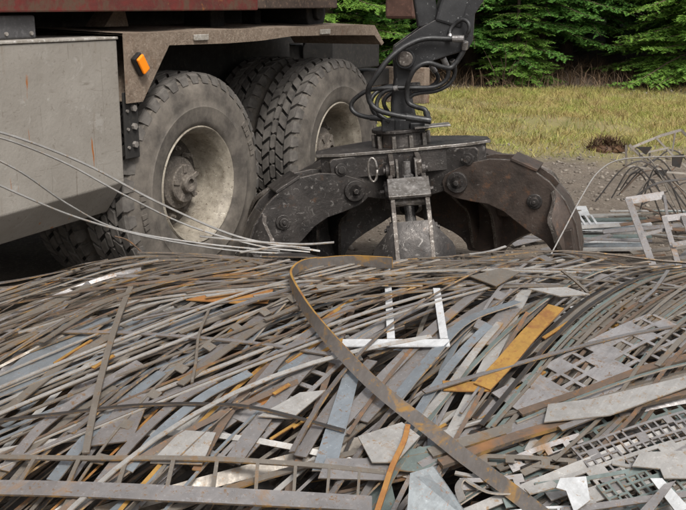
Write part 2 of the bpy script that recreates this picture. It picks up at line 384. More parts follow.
# ------------------------------------------------------------------ spruces
m_bark = plain('spruce_bark', (.075, .055, .042), bscale=25, bump=.8, bdist=.02, rough=.9)
m_need = leafmat('spruce_needles', (.125, .25, .045), (.04, .12, .028), tr=.2, rough=.5)
m_need2 = leafmat('spruce_needles_light', (.22, .36, .06), (.10, .22, .046), tr=.25, rough=.5)
m_twig = plain('dead_twig', (.11, .075, .05), rough=.9)
def spruce_mesh(seed, h, rad, zmin):
    g = np.random.default_rng(seed); A = []; D = []; Ls = []; twigs = MB()
    z = zmin
    while z < h - .15:
        nb = int(g.integers(6, 9)) if z < 2.2 else int(g.integers(5, 7))
        for b in range(nb):
            az = g.uniform(0, 6.283); L = rad * (1 - z / h) ** .75 * g.uniform(.65, 1.12) + .12
            droop = g.uniform(.10, .34) if z < 3 else g.uniform(-.05, .2)
            u = np.linspace(0, 1, 7); rr = u * L; zz = z + L * (.10 * u - (droop + .1) * u ** 2 + .16 * np.maximum(0, u - .6) ** 1.3 * 2)
            zz = np.maximum(zz, .07)
            dx, dy = math.cos(az), math.sin(az); pts = np.stack([dx * rr, dy * rr, zz], 1)
            twigs.tube([tuple(p) for p in pts], list(np.linspace(.011 + .007 * L, .003, 7)), 4)
            step = .085 if z < 2.4 else .17
            q = .16 * L if L > .6 else .05
            while q < L:
                f = q / L; p = np.array([np.interp(f, u, pts[:, k]) for k in range(3)])
                k = min(5, int(f * 6)); tg = pts[k + 1] - pts[k]; tg /= np.linalg.norm(tg)
                for sd_ in (-1, 1):
                    sv = np.array([-dy, dx, 0]) * sd_; dd = tg * g.uniform(.5, .9) + sv * g.uniform(.6, 1) + np.array([0, 0, g.uniform(-.4, .1)])
                    ln = (.12 + .38 * (1 - f) * min(1, f * 3 + .25)) * min(1.15, .5 + L * .35) * g.uniform(.7, 1.2)
                    A.append(p); D.append(dd / np.linalg.norm(dd)); Ls.append(ln)
                    if ln > .2:      # secondary side twigs
                        for e in (.35, .6, .8):
                            A.append(p + dd / np.linalg.norm(dd) * ln * e); d2 = dd + np.cross(dd, [0, 0, 1]) * g.choice([-1, 1]) * .9 + np.array([0, 0, g.uniform(-.35, .1)])
                            D.append(d2 / np.linalg.norm(d2)); Ls.append(ln * .45 * g.uniform(.7, 1.2))
                q += step * g.uniform(.8, 1.25)
            A.append(pts[-2]); D.append(nrm(pts[-1] - pts[-2])); Ls.append(.2)
        z += .17 if z < 2.2 else .3
    A = np.array(A); D = np.array(D); Ls = np.array(Ls); n = len(A)
    VV = []; TT = []; cnt = 0
    K = 7
    up = np.array([0, 0, 1.]); S = nrm(np.cross(D, up)); U = nrm(np.cross(S, D))
    for k in range(K):
        for sd_ in (-1, 1):
            f = (k + .5) / K; b0 = A + D * (Ls * f)[:, None]
            nl = (.032 + .012 * g.random(n)) * (1.15 - .5 * f)
            tip = b0 + D * (nl * .75)[:, None] + S * (sd_ * nl * .85)[:, None] + U * (nl * g.uniform(-.25, .75, n))[:, None]
            wv = D * (.010 + .016 * Ls)[:, None]
            tri = np.stack([b0 - wv, b0 + wv, tip], 1).reshape(-1, 3); VV.append(tri)
            TT.append(np.arange(n * 3).reshape(-1, 3) + cnt); cnt += n * 3
    return np.concatenate(VV), np.concatenate(TT), twigs
def trunk_mb(h, r):
    mb = MB(); mb.tube([(0.03 * math.sin(k), .03 * math.cos(2 * k), h * k / 9 - .1) for k in range(10)], [r * (1 - k / 9) + .012 for k in range(10)], 10); return mb
protos = []
for sd_, h, rad, zmin, mat_ in ((3, 7.5, 2.2, .62, m_need), (5, 8.5, 1.9, .8, m_need), (8, 6.0, 2.0, .34, m_need2)):
    V, T, tw = spruce_mesh(sd_, h, rad, zmin)
    root = empty('spruce_tree')
    cr = tri_obj('crown', V, T, mat_, root); trunk_mb(h, .13).build('trunk', m_bark, root, smooth=True); tag(tw.build('branches', m_twig, root), kind='stuff')
    protos.append([root, False])
def copy_tree(o, parent=None):
    c = o.copy(); COL.objects.link(c); c.parent = parent
    for ch in [q for q in o.children]: copy_tree(ch, c)
    return c
spots = [(0, .4, 18.6, .9), (2, -.3, 17.6, .8), (0, 2.3, 18.3, 2.2), (1, 3.5, 18.1, 4), (0, 4.2, 19.2, 1), (2, 6.1, 17.3, 2.0), (0, 8.0, 17.8, .3), (1, 5.2, 19.8, 5),
         (1, 1.4, 20.0, 3.2), (0, 2.9, 20.6, 5.2), (0, 6.6, 20.4, 3.9), (1, -2.2, 18.4, 2), (0, -4.2, 19.0, 1.2), (1, 9.8, 18.6, 2.6),
         (0, -1.0, 20.6, 4.4), (1, 4.2, 22.2, .7), (0, 1.2, 22.6, 2.9), (0, 7.6, 22.4, 1.7), (2, 2.95, 17.25, 4.4)]
TREE_LABELS = {(.4, 18.6): 'dark spruce seen between the truck tail and the crane arm', (-.3, 17.6): 'light green young spruce behind the truck tail', (2.3, 18.3): 'dark spruce with drooping boughs behind the bare shrub',
  (3.5, 18.1): 'slim spruce with bare lower stem behind the bright sapling', (4.2, 19.2): 'dark spruce between the sapling and the light green spruce', (6.1, 17.3): 'light green full spruce with boughs down to the grass',
  (8.0, 17.8): 'dark spruce beyond the light green full spruce', (5.2, 19.8): 'slim high-boughed spruce behind the light green full spruce', (1.4, 20.0): 'slim spruce of the second row behind the crane arm',
  (2.9, 20.6): 'dark second-row spruce behind the bare shrub', (6.6, 20.4): 'dark second-row spruce behind the light green full one', (-2.2, 18.4): 'slim spruce hidden behind the load body', (-4.2, 19.0): 'dark spruce far behind the truck load body',
  (9.8, 18.6): 'slim spruce at the end of the front row', (-1.0, 20.6): 'dark second-row spruce behind the truck tail', (4.2, 22.2): 'slim spruce of the last row behind the sapling', (1.2, 22.6): 'dark spruce of the last row behind the crane arm',
  (7.6, 22.4): 'dark spruce of the last row behind the front-row end', (2.95, 17.25): 'small bright green spruce sapling in front of the dark spruces'}
for k, x, y, rz in spots:
    root, used = protos[k]
    o = copy_tree(root) if used else root
    protos[k][1] = True
    o.location = (x, y, float(ground_z(x, y)) - .02); o.rotation_euler = (0, 0, rz)
    sc = random.uniform(.9, 1.12); o.scale = (sc, sc, sc)
    if (k, x) == (2, 2.95): o.scale = (.42, .42, .42)
    lab = TREE_LABELS[(x, y)]
    tag(o, lab, 'tree', 'spruces along the edge of the yard')
# dead bare shrub
mb = MB()
for k in range(26):
    a = rng.uniform(0, 6.28); L = rng.uniform(.35, 1.0); pts = [(0, 0, 0)]
    for j in range(5):
        a += rng.uniform(-.5, .5); p = pts[-1]; pts.append((p[0] + math.cos(a) * L * .09, p[1] + math.sin(a) * L * .09, p[2] + L * .2 * rng.uniform(.6, 1.1)))
    mb.tube(pts, [.008, .007, .006, .005, .004, .003], 4)
o = mb.build('dead_shrub', m_twig); o.location = G(505, 92); tag(o, 'bare brown leafless shrub at the edge of the spruces', 'shrub')
# torn-out sod / root clump
mb = MB(); c = G(606, 152, .02)
n = 420; a = rng.uniform(0, 6.28, n); rr_ = .2 * rng.random(n) ** .6
V, T = blades(n, rr_ * np.cos(a), rr_ * np.sin(a) * .7, .09 * (1 - (rr_ / .22) ** 2) + .03 * np.sin(7 * a), .02, .10, .005, 2.6)
Vc = iv * np.array([.17, .13, .075]) * (1 + .3 * rng.standard_normal(iv.shape))
o = tri_obj('root_clump', np.concatenate([V, Vc + [0, 0, .03]]), np.concatenate([T, iF + len(V)]), leafmat('dead_roots', (.10, .055, .03), (.045, .028, .018), tr=.05)); o.location = c; o.scale = (.95, .95, 1.0)
tag(o, 'torn brown clump of roots and soil on the yard edge', 'roots')

# ================================================================== TRUCK
TA = math.atan2(.875, .485)
truck = empty('truck', (-.695, 4.86, 0), (0, 0, TA))
tag(truck, 'dirty grey truck with twin rear axles and a rusty red load body', 'truck')
s = NT('tyre_rubber')
c = s.mix(s.ramp(s.noise(9, 5, .7), .35, .7), (.068, .059, .050), (.175, .152, .127))
c = s.mix(s.ramp(s.noise(55, 4, .7), .60, .85), c, (.19, .17, .15)); s.bump(s.noise(70, 4, .7), .25, .003); m_tyre = s.fin(c, .85)
s = NT('tread_rubber')
c = s.mix(s.ramp(s.noise(12, 5, .7), .35, .7), (.06, .054, .048), (.155, .14, .125)); s.bump(s.noise(90, 3, .7), .3, .003); m_tread = s.fin(c, .88)
m_groove = plain('tyre_groove', (.022, .02, .018), rough=.95)
s = NT('rim_paint')
c = s.mix(s.ramp(s.noise(14, 6, .75), .3, .68), (.14, .118, .09), (.38, .34, .275)); c = s.mix(s.ramp(s.noise(60, 4, .8), .58, .66), c, (.09, .06, .04))
c = s.mix(s.ramp(s.noise(34, 4, .8), .62, .7), c, (.52, .49, .42)); s.bump(s.noise(50, 4, .7), .35, .004); m_rim = s.fin(c, .62, .1)
m_disc = plain('grimy_disc', (.085, .07, .055), (.035, .03, .025), (.15, .125, .10), 18, .85, bump=.5)
m_hub = plain('dusty_hub', (.17, .145, .12), (.06, .05, .042), (.27, .24, .2), 22, .8, bump=.5, bscale=45)
m_black = plain('dirty_black_chassis', (.020, .018, .016), (.010, .009, .008), (.04, .034, .028), 8, .85)
s = NT('grey_box_paint')
c = s.mix(s.ramp(s.noise(2.2, 5, .65), .3, .7), (.235, .212, .182), (.33, .305, .27))
c = s.mix(s.ramp(s.noise(1, 5, .7, s.pos((9, 9, .9))), .6, .72, 0, .55), c, (.20, .155, .11))
scr = s.ramp(s.noise(1, 2, .5, s.pos((34, 34, 1.6)), 1.5), .675, .70); c = s.mix(s.math('MULTIPLY', scr, .55), c, (.14, .115, .09))
ors = s.ramp(s.noise(1, 3, .6, s.pos((15, 15, 2.2)), .4), .69, .72); c = s.mix(ors, c, (.32, .12, .035))
c = s.mix(s.ramp(s.noise(40, 4, .75), .60, .70, 0, .6), c, (.15, .12, .095)); c = s.mix(s.ramp(s.noise(1, 3, .6, s.pos((5, 5, 50)), 2.2), .66, .70, 0, .5), c, (.15, .125, .10)); c = s.mix(s.ramp(s.noise(7, 5, .8, dist=1.), .58, .68, 0, .45), c, (.42, .40, .37)); s.bump(s.math('ADD', s.math('MULTIPLY', s.noise(3.5, 3), 3), s.noise(60, 4, .7)), .3, .006)
m_boxp = s.fin(c, s.ramp(s.noise(8), .3, .7, .42, .62), .15)
m_worn = plain('worn_light_edge', (.48, .45, .41), (.22, .19, .15), (.7, .68, .64), 14, .5, .3)
s = NT('dusty_brown_guard')
c = s.mix(s.ramp(s.noise(11, 6, .75), .3, .7), (.135, .095, .065), (.26, .20, .15)); c = s.mix(s.ramp(s.noise(60, 5, .8), .5, .7), c, (.33, .27, .21))
c = s.mix(s.ramp(s.noise(5, 4, .7), .58, .7, 0, .7), c, (.16, .07, .03)); s.bump(s.noise(42, 6, .8), .9, .012); m_guard = s.fin(c, .9)
s = NT('rusty_red_body')
c = s.mix(s.ramp(s.noise(4, 5, .7, s.pos((1, 1, 3))), .3, .65), (.15, .018, .014), (.07, .018, .014)); c = s.mix(s.ramp(s.noise(13, 6, .75), .45, .58), c, (.085, .045, .028))
c = s.mix(s.ramp(s.noise(6, 5, .75), .62, .72), c, (.32, .12, .03)); s.bump(s.noise(45, 4, .7), .4, .005); m_red = s.fin(c, .62)
m_amber = NT('amber_lens').fin((.95, .26, .015), .18); m_plastic = plain('black_plastic', (.02, .02, .02), rough=.4)
m_rubber = plain('grey_rubber', (.075, .073, .075), rough=.85, bump=.5)
m_bolt = plain('bolt_zinc', (.36, .33, .30), rough=.5, metal=.5)

RW, TW = .535, .30       # tyre radius, width
def make_wheel(x, y, flip=False, inner=False):
    wh = empty('wheel', (x, y, .551 - .012), (0, random.uniform(0, 6), R(180) if flip else 0), truck); wh.scale = (1.03, 1, 1.03)
    # tyre carcass: outer face at y=0 (towards camera side), y grows inwards
    r = RW - .022
    prof = [(.277, .03), (.286, .012), (.305, .003), (.335, -.001), (.372, -.007), (.377, -.002), (.405, -.004), (.445, -.001), (.475, .008), (.492, .015), (.497, .014), (.507, .028), (r, .05),
            (r, TW - .05), (.507, TW - .028), (.475, TW - .008), (.41, TW), (.34, TW), (.287, TW - .015), (.277, TW - .03)]
    prof = [(a, b) for a, b in prof]
    mb = MB(); mb.lathe(prof, 96)
    # worn moulded marks on the sidewall
    for k in range(7):
        for ss in (0, math.pi * .9):
            a0 = ss + 2.6 + k * .062
            if k == 3: continue
            V = [((rad) * math.cos(a), yy, rad * math.sin(a)) for yy in (-.0085, .0) for rad, a in ((.418, a0), (.452, a0), (.452, a0 + .045), (.418, a0 + .045))]
            mb.add(V, [(0, 1, 2, 3), (0, 4, 5, 1), (1, 5, 6, 2), (2, 6, 7, 3), (3, 7, 4, 0)])
    mb.build('tyre', m_tyre, wh, auto=R(50))
    # tread blocks
    tb = MB(); NB = 40; cols = [(.030, .074), (.083, .126), (.135, .165), (.174, .217), (.226, .270)]
    for ci, (y0, y1) in enumerate(cols):
        for k in range(NB):
            da = 2 * math.pi / NB; ph = (ci % 2) * .5 * da; sk = (.42 if ci in (0, 3) else -.42 if ci in (1, 4) else .0) * da
            a0 = k * da + ph + random.uniform(-.02, .02) * da; a1 = a0 + da * .80
            ym = (y0 + y1) / 2; bz = .12 * da if ci == 2 else 0
            ring = [(y0, a0 - sk / 2), (ym, a0 - bz), (y1, a0 + sk / 2), (y1, a1 + sk / 2), (ym, a1 + bz), (y0, a1 - sk / 2)]
            def pt(yy, a, rad): return (rad * math.cos(a), yy, rad * math.sin(a))
            ro = RW - (.004 if ci in (0, 4) else 0) - random.uniform(0, .0015); ri = r - .006
            V = [pt(yy, a, ri) for yy, a in ring]
            cy = sum(q[0] for q in ring) / 6; ca = sum(q[1] for q in ring) / 6
            V += [pt(cy + (yy - cy) * .92, ca + (a - ca) * .92, ro) for yy, a in ring]
            F = [(6, 7, 8, 9, 10, 11)] + [(j, (j + 1) % 6, 6 + (j + 1) % 6, 6 + j) for j in range(6)]
            tb.add(V, F)
            if ci in (0, 4):     # shoulder lug running down the side
                yo = y0; yi = .006 if ci == 0 else TW - .006
                yo = y0 + .012 if ci == 0 else y1 - .012
                sgn = -1 if ci == 0 else 1
                off_ = -sk / 2 * .6 if ci == 0 else sk / 2 * .6
                e0, e1 = a0 + off_ + .02 * da, a1 + off_ - .02 * da
                V = [pt(yo, e0, ro - .001), pt(yo, e1, ro - .001), pt(y0 - .012 if ci == 0 else y1 + .012, e1, ro - .014), pt(y0 - .012 if ci == 0 else y1 + .012, e0, ro - .014),
                     pt(yi, e0 + .1 * da, .482), pt(yi, e1 - .1 * da, .482), pt(yo, e0, ri - .02), pt(yo, e1, ri - .02)]
                tb.add(V, [(0, 1, 2, 3), (3, 2, 5, 4), (0, 3, 4, 6), (1, 7, 5, 2), (4, 5, 7, 6)])
    tag(tb.build('tread', m_tread, wh), kind='stuff')
    mb = MB(); mb.lathe([(r + .0035, .055), (r + .0035, TW - .055)], 64)
    mb.build('tread_groove', m_groove, wh, smooth=True)
    if not inner:
        rm = MB(); rm.lathe([(0.2769, 0.035), (0.2824, 0.016), (0.2769, 0.008), (0.2697, 0.012), (0.2625, 0.03), (0.2516, 0.04), (0.2444, 0.055), (0.2407, 0.1), (0.2353, 0.15), (0.2299, 0.2), (0.2217, 0.215)], 72)
        ro_ = rm.build('rim', m_rim, wh, auto=R(45))
        dk = MB(); dk.lathe([(0.2235, 0.213), (0.2127, 0.222), (0.1493, 0.218), (0.1358, 0.2), (0.1267, 0.16)], 56); dk.build('wheel_disc', m_disc, wh, auto=R(45))
        hb = MB()
        hb.lathe([(0.1277, 0.2), (0.1277, 0.145), (0.1226, 0.135), (0.0991, 0.128), (0.0941, 0.12), (0.0941, 0.105), (0.089, 0.098), (0.0437, 0.094), (0.042, 0.07), (0.0361, 0.064), (0.0252, 0.064), (0.0235, 0.08), (0.0008, 0.08)], 40)
        hb.build('hub', m_hub, wh, auto=R(35))
        for k in range(10):
            a = k * 2 * math.pi / 10; nb_ = MB(); ca_, sa_ = math.cos(a) * .165, math.sin(a) * .165
            nb_.cyl((ca_, .2, sa_), (ca_, .165, sa_), .016, .014, 6); nb_.cyl((ca_, .168, sa_), (ca_, .148, sa_), .008, None, 8); nb_.build('wheel_nut', m_hub, wh)
        for k in range(5):
            a = k * 2 * math.pi / 5 + .3; nb_ = MB(); ca_, sa_ = math.cos(a), math.sin(a)
            nb_.obox((ca_ * .073, .094, sa_ * .073), Vector((ca_, 0, sa_)) * .02, Vector((-sa_, 0, ca_)) * .012, (0, .005, 0)); nb_.build('hub_lug', m_hub, wh, bevel=.003)
    return wh
for x in (0, 1.41):
    make_wheel(x, 0); make_wheel(x, TW + .035, inner=True)
    make_wheel(x, 2.48, flip=True); make_wheel(x, 2.48 - TW - .035, flip=True, inner=True)
    mb = MB(); mb.cyl((x, .2, RW), (x, 2.28, RW), .075, None, 16); mb.obox((x, 1.24, RW), (.2, 0, 0), (0, .2, 0), (0, 0, .19)); mb.build('axle', m_black, truck, bevel=.02)
for y in (.83, 1.57):
    mb = MB(); mb.box((-2.6, y - .04, .82), (2.75, y + .04, 1.13)); mb.build('chassis_rail', m_black, truck, bevel=.008)
for x in (-2.3, -.7, .68, 2.2):
    mb = MB(); mb.box((x - .06, .87, .86), (x + .06, 1.53, 1.08)); mb.build('cross_member', m_black, truck)
mb = MB(); mb.box((-.3, .74, .62), (1.67, .78, .80)); mb.box((.58, .7, .55), (.8, .78, .95)); mb.build('leaf_spring', m_black, truck, bevel=.01)
mb = MB(); mb.box((-.5, .70, .35), (1.95, .715, 1.27)); mb.build('light_block_panel', m_black, truck)  # dark plate added behind the wheels to block light under the truck
mb = MB(); mb.box((-.5, 1.78, .35), (1.95, 1.795, 1.27)); mb.build('light_block_panel', m_black, truck)  # second added plate, keeps light from the far side out
mb = MB(); mb.box((-.6, 1.86, 1.25), (1.9, 2.5, 1.27)); mb.build('far_mudguard', m_black, truck)  # unseen far-side guard, added to stop light coming under the truck
mb = MB(); mb.box((-2.7, 1.9, .5), (-.6, 2.45, 1.2)); mb.build('fuel_tank', m_black, truck, bevel=.03)  # unseen far-side tank, added as one more block to light underneath
# storage box ahead of the wheels
def fx(u, v, d): return (d, u, v)
mb = MB(); BX0, BX1 = -2.75, -.56      # underside climbs a little towards the wheels
pr = [(0, 1.255, 0), (0, .640, 1), (.11, .495, 1), (.66, .495, 1), (.66, 1.255, 0)]
V = [(BX0, a, b - .036 * (BX1 - BX0) * c) for a, b, c in pr] + [(BX1, a, b) for a, b, c in pr]
mb.add(V, [(0, 1, 2, 3, 4), (9, 8, 7, 6, 5)] + [(k, 5 + k, 5 + (k + 1) % 5, (k + 1) % 5) for k in range(5)])
sb = mb.build('storage_box', m_boxp, truck, bevel=.006)
mb = MB(); mb.prism([(-.006, 1.268), (-.006, 1.2565), (.0, 1.2565), (.62, 1.2565), (.62, 1.268)], fx, -2.76, -.557); mb.build('box_lid', m_worn, sb, bevel=.003)
mb = MB(); mb.box((-.5595, .03, .66), (-.554, .62, 1.24)); mb.build('end_panel', m_boxp, sb)
mb = MB(); mb.box((-1.11, .10, 1.269), (-.92, .20, 1.36)); bl = mb.build('rubber_stop', m_rubber, truck, bevel=.008)
for x in (-1.08, -.95):
    mb = MB(); mb.cyl((x, .1, 1.29), (x, .092, 1.29), .008, None, 8); mb.build('bolt', m_bolt, bl)
# bolted bracket between the box and the wheel
mb = MB(); mb.box((-.552, -.012, .74), (-.46, -.002, 1.03)); br = mb.build('bracket', m_black, truck, bevel=.003)
for z in (.80, .88, .96):
    mb = MB(); mb.cyl((-.495, -.012, z), (-.495, -.026, z), .015, None, 6); mb.build('bolt', m_bolt, br)
    mb = MB(); mb.cyl((-.535, -.012, z - .01), (-.535, -.02, z - .01), .007, None, 8); mb.build('bolt', m_bolt, br)
# mudguard: flat plate with a hanging lip, front end folded down
def fy(u, v, d): return (u, d, v)
mb = MB()
lip = [(-.553, .985), (-.45, .985), (-.25, 1.222), (.20, 1.216), (.5, 1.220), (.8, 1.235), (1.3, 1.228), (1.78, 1.215), (1.88, 1.15), (1.91, 1.165), (1.78, 1.276), (1.0, 1.283), (-.553, 1.280)]
mb.prism(lip, fy, -.034, -.026)
N_ = 40
for k in range(N_):     # slightly wavy top plate
    xa, xb = -.552 + 2.33 * k / N_, -.552 + 2.33 * (k + 1) / N_
    za, zb = 1.278 + .004 * math.sin(xa * 9), 1.278 + .004 * math.sin(xb * 9)
    mb.add([(xa, -.03, za), (xb, -.03, zb), (xb, .62, zb + .02), (xa, .62, za + .02), (xa, -.03, za - .008), (xb, -.03, zb - .008), (xb, .62, zb + .012), (xa, .62, za + .012)], [(0, 1, 2, 3), (4, 7, 6, 5), (0, 4, 5, 1), (2, 6, 7, 3)])
mb.prism([(-.25, 1.265), (-.52, .985), (-.53, .99), (-.27, 1.275)], fy, -.026, .62)
mb.prism([(1.75, 1.265), (1.88, 1.155), (1.89, 1.165), (1.77, 1.275)], fy, -.026, .62)
mg = mb.build('mudguard', m_guard, truck)
for x in (-.02, 1.15):
    mb = MB(); mb.box((x - .055, -.046, 1.237), (x + .055, -.035, 1.265)); mb.build('reflector', m_worn, mg, bevel=.003)
# amber side marker lamp on the folded end
ml = empty('side_marker', (-.475, -.050, 1.15), (0, R(-33), 0), truck); ml.scale = (.8, .8, .8)
mb = MB(); mb.box((-.036, -.012, -.058), (.032, .018, .058)); mb.build('lamp_housing', m_plastic, ml, bevel=.006)
mb = MB(); mb.box((-.030, -.030, -.050), (.028, -.0125, .050)); mb.build('lamp_lens', m_amber, ml, bevel=.008)
# subframe and red load body
mb = MB(); mb.box((-2.6, .72, 1.14), (2.2, .95, 1.398)); mb.build('subframe', m_black, truck, bevel=.006)
mb = MB(); mb.prism([(-.30, 1.30), (-.13, 1.30), (-.15, 1.37), (-.2, 1.40)], fy, .30, .42); mb.build('body_bracket', m_guard, truck, bevel=.003)
mb = MB(); mb.box((.55, .32, 1.285), (.68, .5, 1.37)); mb.build('body_support', m_black, truck, bevel=.006)
mb = MB(); mb.box((1.1, .4, 1.285), (1.16, .5, 1.37)); mb.build('body_support', m_black, truck, bevel=.006)
mb = MB(); mb.box((-2.75, .06, 1.372), (.62, .14, 1.50)); mb.box((-2.75, .14, 1.40), (1.52, 2.4, 1.44)); mb.build('body_rail', m_red, truck, bevel=.006)
mb = MB(); mb.box((.622, .075, 1.38), (1.50, .138, 1.497)); mb.build('rear_rail', plain('rusty_grey_rail', (.09, .06, .045), (.035, .025, .02), (.2, .13, .09), 12, .8), truck, bevel=.006)
mb = MB(); mb.box((-2.75, .10, 1.50), (1.52, .125, 2.35)); mb.box((-2.75, 2.36, 1.44), (1.52, 2.385, 2.35)); mb.build('body_side', m_red, truck)
for k in range(6):
    mb = MB(); x = -2.6 + k * .8; mb.box((x - .05, .05, 1.503), (x + .05, .098, 2.33)); mb.build('body_rib', m_red, truck, bevel=.006)
mb = MB(); mb.cyl((1.46, .2, 1.36), (1.46, .62, 1.36), .115, None, 28); mb.cyl((1.46, .17, 1.36), (1.46, .2, 1.36), .05, None, 20); mb.build('rear_roller', m_black, truck, bevel=.008)
mb = MB(); mb.box((1.2, .16, 1.405), (1.56, .168, 1.425)); mb.build('worn_edge_strip', m_worn, truck)
# tail
mb = MB(); mb.box((3.17, .25, .66), (3.27, .62, .93)); mb.box((3.155, .25, .775), (3.28, .63, .785)); mb.build('rear_bumper', m_guard, truck, bevel=.004)
mb = MB(); mb.box((2.74, .55, .80), (3.17, 1.9, .92)); mb.build('tail_beam', m_black, truck, bevel=.006)
mb = MB(); mb.box((2.82, .18, 1.30), (3.04, .42, 1.60)); mb.build('tail_bracket', plain('rust_bracket', (.10, .05, .035)), truck, bevel=.02)
mb = MB(); mb.box((2.2, .5, .95), (2.9, .75, 1.2)); mb.build('tail_plate', m_black, truck, bevel=.01)

# ================================================================== CRANE AND GRAPPLE
s = NT('grapple_steel')
c = s.mix(s.ramp(s.noise(7, 6, .72), .3, .7), (.026, .024, .023), (.085, .075, .069)); c = s.mix(s.ramp(s.noise(18, 5, .75), .60, .74), c, (.12, .07, .045))
c = s.mix(s.ramp(s.noise(30, 5, .8, dist=1.2), .57, .66), c, (.23, .215, .20)); s.bump(s.noise(40, 5, .75), .45, .006)
m_grap = s.fin(c, s.ramp(s.noise(16), .3, .7, .34, .6), .55)
s = NT('rusty_claw_steel')
c = s.mix(s.ramp(s.noise(6, 6, .72), .3, .7), (.042, .035, .031), (.115, .085, .069)); c = s.mix(s.ramp(s.noise(15, 5, .75), .56, .72), c, (.16, .085, .05))
c = s.mix(s.ramp(s.noise(34, 4, .8, dist=.8), .63, .71), c, (.27, .245, .22)); s.bump(s.noise(40, 5, .75), .45, .006)
m_claw = s.fin(c, s.ramp(s.noise(16), .3, .7, .34, .6), .5)
m_shine = plain('rubbed_bright_steel', (.33, .31, .29), (.14, .12, .10), (.55, .53, .50), 16, .36, .7)
m_wedge = plain('rubbed_claw_edge', (.14, .12, .105), (.05, .042, .036), (.36, .34, .31), 22, .42, .55)
s = NT('black_crane_paint')
c = s.mix(s.ramp(s.noise(9, 5, .7), .35, .7), (.012, .012, .013), (.03, .03, .031)); c = s.mix(s.ramp(s.noise(75, 5, .8, dist=.7), .63, .68), c, (.30, .30, .30)); s.bump(s.noise(50, 4), .2, .003)
m_arm = s.fin(c, s.ramp(s.noise(14), .3, .7, .38, .6), 0., .35)
m_hose = plain('hose_rubber', (.020, .020, .021), (.012, .012, .012), (.045, .045, .045), 20, .48, bump=.1)
m_chrome = plain('hydraulic_fitting', (.42, .41, .40), (.22, .2, .19), (.6, .6, .58), 30, .35, .8)
GC = Vector((.30, 4.85, .565))
gp = empty('scrap_grapple', GC, (0, R(-5.0), 0))
tag(gp, 'open black orange-peel scrap grapple with five worn claws over the heap', 'grapple')
outer = [(-.02, .055), (.06, .088), (.16, .105), (.25, .098), (.34, .06), (.43, -.01), (.50, -.10), (.545, -.21), (.56, -.33), (.545, -.45), (.49, -.56)]
inner = [(.455, -.53), (.445, -.44), (.425, -.33), (.395, -.29), (.345, -.26), (.28, -.205), (.21, -.145), (.14, -.11), (.06, -.095), (-.02, -.075), (-.065, -.045), (-.075, .0), (-.06, .035)]
R0 = .285
